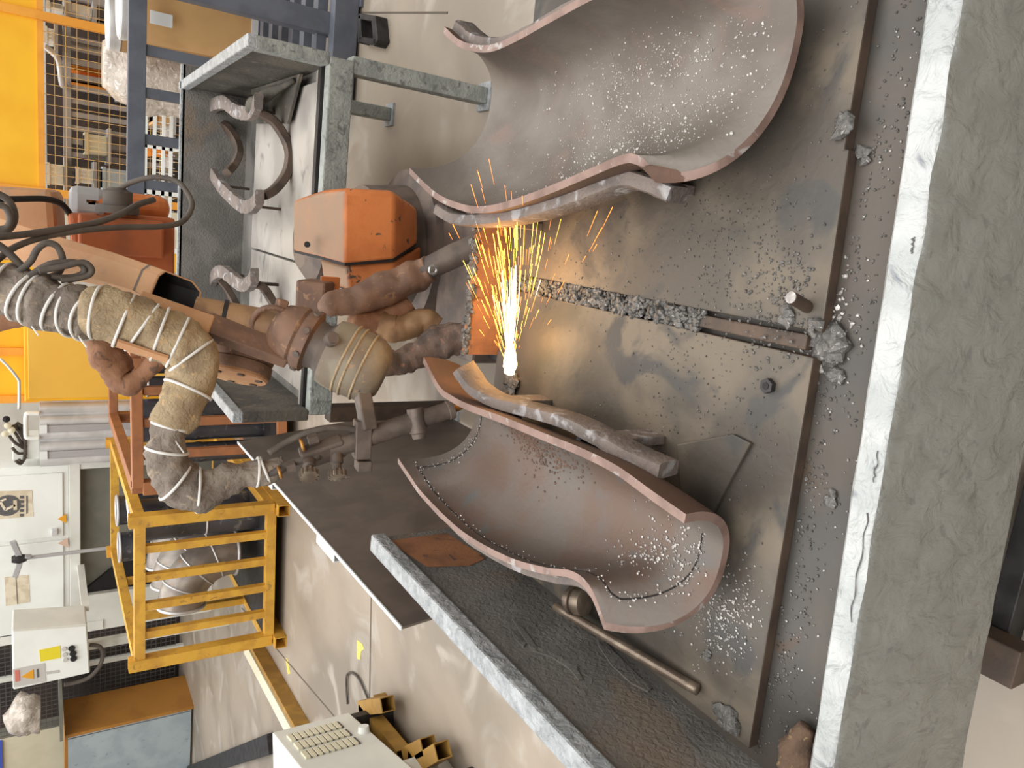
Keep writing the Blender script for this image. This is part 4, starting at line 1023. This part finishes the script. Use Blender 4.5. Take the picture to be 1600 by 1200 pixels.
mk('blue_panel', box((oX-2.6, oN-.03, gy(4, 1180, oN).z), (oX-.06, oN, 3.0)), 'blue', oc)
# mesh guard and dark recess between machine and cabinets
mg = thing('mesh_guard', (-5.9, 9.9, 0), 'dark wire mesh guard between the white machine and the cabinets', 'guard')
mk('backing', box((-6.88, 10.2, 0), (-5.2, 10.25, 2.2)), 'dark_back', mg)
w = [beam((-6.8+.06*k, 9.9, .1), (-6.8+.06*k, 9.9, 2.2), .006, .006) for k in range(27)]+[beam((-6.8, 9.9, .1+.06*k), (-5.2, 9.9, .1+.06*k), .006, .006) for k in range(36)]
mk('mesh', join(*w), 'ink', mg, kind='stuff')
for x in (-5.15, -6.0): mk('post', box((x-.03, 9.86, 0), (x+.03, 9.92, 2.2)), 'white_mach2', mg)
mk('plastic_bag', tube([V3((-6.05, 9.1, 1.66)), V3((-6.05, 9.1, 1.82)), V3((-6.1, 9.1, 1.98))], [.20, .24, .12], 16, 6, lump=.35, lscale=6), 'plastic_wrap', label='crumpled clear plastic bag beside the control box', cat='bag', smooth=True)
mk('bag_shelf', box((-6.35, 8.9, 1.44), (-5.8, 9.85, 1.47)), 'olive', mg)

# yellow crate full of steel parts
ZC = 1.07
def cp(x, y): return gz(x, y, ZC)
NRt, NL, FL, FR = cp(208, 814), cp(208, 1038), cp(172, 862), cp(171, 692)
yk = thing('stillage_crate', (NRt+NL)/2-V3((0, 0, ZC)), 'yellow steel crate filled with curved steel parts', 'crate')
def down(p, z): return V3((p.x, p.y, z))
def cbar(n_, a, b, w=.07, h=.07): return mk(n_, hollow(a, b, w, h, .006), 'crate_yellow', yk)
for p in (NRt, NL, FL, FR): cbar('corner_post', down(p, .10), down(p, ZC+.03), .085, .085)
for z in (ZC-.04, .12):
    for a, b in ((NRt, NL), (NL, FL), (FL, FR), (FR, NRt)): cbar('rail', down(a, z), down(b, z))
for k in range(1, 5):
    t = k/5; p = NRt.lerp(NL, t); cbar('slat', down(p, .12), down(p, ZC-.06), .055, .05)
for k in range(1, 3):
    p = NL.lerp(FL, k/3); cbar('slat', down(p, .12), down(p, ZC-.06), .055, .05)
mk('base_sheet', prism([down(p, .14) for p in (NRt, NL, FL, FR)], (0, 0, .01)), 'dark_steel', yk)
for a, b in ((NRt, FR), (NL, FL)):
    mk('runner', hollow(down(a, .045)+V3((0, -.10, 0)), down(b, .045), .09, .09, .006), 'crate_yellow', yk)
ctr = (NRt+NL+FL+FR)/4
def arcpart(c, R, r, a0, a1, tilt, label):
    pts = []
    for k in range(13):
        a = math.radians(a0+(a1-a0)*k/12); pts.append(V3((math.cos(a)*R, 0, math.sin(a)*R)))
    M = Matrix.Rotation(tilt, 3, 'Z'); P = [M @ p+c for p in pts]
    root = thing('pipe_elbow', V3((c.x, c.y, .15)), label, 'pipe', 'steel elbows in the yellow crate')
    mk('body', tube(P, r, 20, 1), 'steel_part', root, smooth='auto')
    for q, n2 in ((P[0], P[1]-P[0]), (P[-1], P[-1]-P[-2])):
        mk('flange_edge', torus(q, n2, r, .014, 28, 6), 'steel_edge', root, smooth=True)
    for k in (3, 6, 9): mk('weld_seam', torus(P[k], P[k+1]-P[k-1], r, .008, 28, 6), 'steel_edge', root, smooth=True)
for i in range(3):
    y = NRt.y+.30+i*.37
    arcpart(V3((ctr.x-.30, y, .335)), .36, .17, -6, 92, .12, 'bent steel elbow pipe in the yellow crate, '+('just behind the front slats', 'middle of the three', 'rearmost of the three')[i])
for i, (dx, dy, h, r) in enumerate(((.37, .30, .86, .10), (.36, .62, .88, .11), (.36, .98, .86, .11), (-.30, 1.5, .88, .13), (.05, 1.5, .9, .13))):
    c = V3((ctr.x+dx, NRt.y+dy, .151)); root = thing('steel_ring_stack', c, 'upright steel pipe in the yellow crate, '+('front right corner', 'second along the right side', 'third along the right side', 'rear left', 'rear centre')[i], 'pipe', 'upright pipes in the yellow crate')
    mk('body', lathe(c, c+V3((0, 0, h)), [(0, r), (.3, r), (.32, r*.96), (.6, r*.96), (.62, r), (1, r)], 24), 'steel_dark', root, smooth='auto')
    mk('bright_edge', torus(c+V3((0, 0, h)), (0, 0, 1), r, .012, 28, 6), 'steel_edge', root, smooth=True)
    mk('bright_edge', torus(c+V3((0, 0, h*.45)), (0, 0, 1), r, .008, 28, 6), 'steel_edge', root, smooth=True)

# brown rack with dark pipes beside it
BRZ = 1.07
b0_, b1_ = gz(215, 762, BRZ), gz(212, 560, BRZ)
b2_, b3_ = gz(177, 652, BRZ), gz(176, 530, BRZ)
bk = thing('stillage_rack', (b0_+b1_)/2-V3((0, 0, BRZ)), 'brown painted steel rack holding dark pipes', 'rack')
def bbar(n_, a, b, w=.09, h=.07): return mk(n_, beam(a, b, w, h), 'brown_frame', bk, bevel=.004)
for a, b in ((b0_, b1_), (b0_, b2_), (b2_, b3_), (b1_, b3_)): bbar('top_rail', a, b)
for p in (b0_, b1_, b2_, b3_): bbar('corner_post', down(p, 0), down(p, BRZ-.03), .09, .09)
for k in range(1, 4): p = b0_.lerp(b1_, k/4); bbar('slat', down(p, .1), down(p, BRZ-.04), .06, .05)
for a, b in ((b0_, b1_), (b0_, b2_), (b2_, b3_)): bbar('bottom_rail', down(a, .12), down(b, .12))
mk('deck', prism([down(p, .15) for p in (b0_, b1_, b3_, b2_)], (0, 0, .01)), 'dark_steel', bk)
ux = (b1_-b0_); uy = (b2_-b0_)
for i in range(5):
    for j in range(1):
        c = down(b0_+ux*(.12+.19*i)+uy*(.20+.40*j), .161); r = abs(ux.length)*.085
        root = thing('dark_pipe', c, 'upright dark steel pipe in the brown rack, '+('nearest the yellow crate', 'second from the yellow crate', 'in the middle of the row', 'second from the robot', 'nearest the robot')[i], 'pipe', 'dark pipes in the brown rack')
        mk('body', lathe(c, c+V3((0, 0, .80+.05*((i+j) % 3))), [(0, r), (.55, r), (.56, r*1.05), (.60, r*1.05), (.61, r), (1, r)], 24), 'steel_dark', root, smooth='auto')
        mk('bright_edge', torus(c+V3((0, 0, .80+.05*((i+j) % 3))), (0, 0, 1), r, .008, 28, 6), 'steel_edge', root, smooth=True)
# floor beam, dark strut
fb = thing('floor_beam', gz(440, 1060, 0), 'long ochre steel channel lying on the floor by the crate', 'beam')
e0, e1 = gz(404, 998, .0), gz(492, 1150, .0)
mk('web', beam(e0+V3((0, 0, .055)), e1+V3((0, 0, .055)), .07, .11), 'pallet_yellow', fb, bevel=.003)
mk('top_flange', beam(e0+V3((-.06, 0, .116)), e1+V3((-.06, 0, .116)), .11, .012), 'cream', fb)
mk('dark_rail', beam(gz(300, 1206, .0)+V3((0, 0, .03)), gz(430, 1160, .0)+V3((0, 0, .03)), .16, .06), 'dark_steel', label='dark flat rail lying on the floor behind the white louvred unit', cat='rail')
# white louvred unit on a yellow frame
ub = gz(545, 1113, .22); zt2 = gy(425, 1150, ub.y).z
un = gz(640, 1196, .22)
du_ = (un-ub).normalized(); side = V3((-du_.y, du_.x, 0)); 
if side.x > 0: side = -side
LEN = (un-ub).length*1.4
pu = thing('louvred_unit', V3((ub.x, ub.y, .2)), 'off white electrical unit with three rows of louvres', 'electrical unit')
q = [down(ub, .22), down(ub+du_*LEN, .22), down(ub+du_*LEN+side*.7, .22), down(ub+side*.7, .22)]
mk('housing', prism(q, (0, 0, zt2-.22)), 'white_mach2', pu, bevel=.006)
nrm_ = -side
for r in range(3):
    for k in range(9):
        h = .22+(zt2-.22)*(.86-.072*k)
        t0_ = .10+.12*r
        a = down(ub+du_*(t0_)+nrm_*.004, h); b = down(ub+du_*(t0_+.085)+nrm_*.004, h)
        mk('louvre', beam(a, b, .012, .024), 'cream', pu, bevel=.002)
        mk('louvre_slot', beam(a+V3((0, 0, -.018)), b+V3((0, 0, -.018)), .006, .010), 'ink', pu)
mk('dial', lathe(down(ub+du_*.30, .25)+nrm_*.0, down(ub+du_*.30, .25)+nrm_*.03, [(0, .03), (1, .026)], 16), 'white_mach', pu, smooth='auto')
for a, b in ((.06, .12), (LEN-.1, .12)):
    p = down(ub+du_*a, .11); mk('foot', beam(p, p+side*.68, .06, .22), 'dark_steel', pu)
yp = thing('yellow_skid', V3((ub.x+.2, ub.y-.4, 0)), 'ochre steel skid frame in front of the louvred unit', 'skid')
z1_ = .10
def sk(a, b, w=.075, h=.075): return mk('skid_bar', hollow(gz(*a, z1_)+V3((0, 0, -.0)), gz(*b, z1_), w, h, .005), 'pallet_yellow', yp)
sk((570, 1108), (630, 1182)); sk((570, 1104), (606, 1100)); sk((640, 1178), (670, 1164)); sk((648, 1180), (680, 1230)); sk((662, 1190), (692, 1172))
mk('skid_foot', box((gz(606, 1102, .0).x-.05, gz(606, 1102, .0).y-.05, 0), (gz(606, 1102, .0).x+.05, gz(606, 1102, .0).y+.05, .07)), 'pallet_yellow', yp)
u2 = gz(600, 1196, .30)
mk('junction_box', box((u2.x-.35, u2.y-.25, 0), (u2.x-.02, u2.y+.02, .20)), 'white_mach2', label='small off white box at the bottom left corner by the louvred unit', cat='box', bevel=.006)
mk('thin_hose', tube([gz(543, 1100, .01), gz(541, 1060, .012), gz(548, 1051, .012), gz(560, 1060, .012), gz(572, 1085, .012), gz(579, 1104, .012)], .007, 8, 6), 'cable', label='thin dark hose curving over the floor to the skid', cat='hose', smooth=True)

# ================================================================== SPARKS
O = gz(796, 582, .735)
fl_ = thing('cutting_flame', O, 'white hot cutting jet bursting out under the shell', 'flame')
far = gz(806, 415, .80)
mid_ = gz(800, 500, .765)
mk('jet_core', tube([O, O.lerp(mid_, .25), O.lerp(mid_, .6), mid_], [.012, .014, .006, .0015], 14, 5, lump=.3, lscale=60), 'fire_core', fl_, smooth=True)
mk('jet_tail', tube([O.lerp(mid_, .6), mid_, mid_.lerp(far, .6), far], [.005, .005, .004, .001], 8, 5, lump=.6, lscale=60), 'fire_core', fl_, smooth=True)
def streaks(n, lo, hi, w, spread, up, lo_len, hi_len):
    g = []
    for _ in range(n):
        a = random.gauss(0, spread); e = random.gauss(up, spread*.55)
        d = V3((math.cos(a)*math.cos(e), math.sin(a)*math.cos(e)-.06, math.sin(e))).normalized()
        s0 = random.uniform(lo, hi)**1.0; ln = random.uniform(lo_len, hi_len)*(0.5+s0*2)
        p = O+d*s0; q = O+d*(s0+ln)
        drop_ = V3((0, 0, -.35*s0*s0)); p += drop_; q += drop_
        if min(p.z, q.z) < ZP+.003: continue
        ww = w*random.uniform(.5, 1.5); s, u = frame(q-p)
        v = [p-s*ww*.3, p+u*ww*.3, p+s*ww*.3, p-u*ww*.3, q-s*ww, q+u*ww, q+s*ww, q-u*ww]
        g.append((v, [(0, 1, 5, 4), (1, 2, 6, 5), (2, 3, 7, 6), (3, 0, 4, 7), (4, 5, 6, 7), (3, 2, 1, 0)]))
    return join(*g)
mk('spark_streaks', streaks(90, .0, .16, .0005, .13, .20, .04, .13), 'fire_core', fl_, kind='stuff')
mk('spark_streaks', streaks(170, .01, .30, .00045, .24, .24, .02, .08), 'fire_yellow', fl_, kind='stuff')
mk('spark_streaks', streaks(130, .04, .42, .0005, .34, .22, .012, .05), 'fire_orange', fl_, kind='stuff')
ld = bpy.data.lights.new('flame_glow', 'POINT'); ld.energy = 1.1; ld.color = (1.0, .50, .16); ld.shadow_soft_size = .03
lo = bpy.data.objects.new('flame_glow', ld); COL.objects.link(lo); lo.location = O+V3((.07, .0, .02))
lo2 = bpy.data.objects.new('flame_glow', ld); COL.objects.link(lo2); lo2.location = O+V3((.22, .0, .05))
hot = at_grid(G1, N1, .03, .60, .001)
mk('hot_spot', join(*[rock(hot+V3((random.gauss(0, .006), random.gauss(0, .004), random.gauss(0, .004))), .003, .8) for _ in range(12)]), 'fire_orange', sh1, label='glowing bead where the torch cuts')
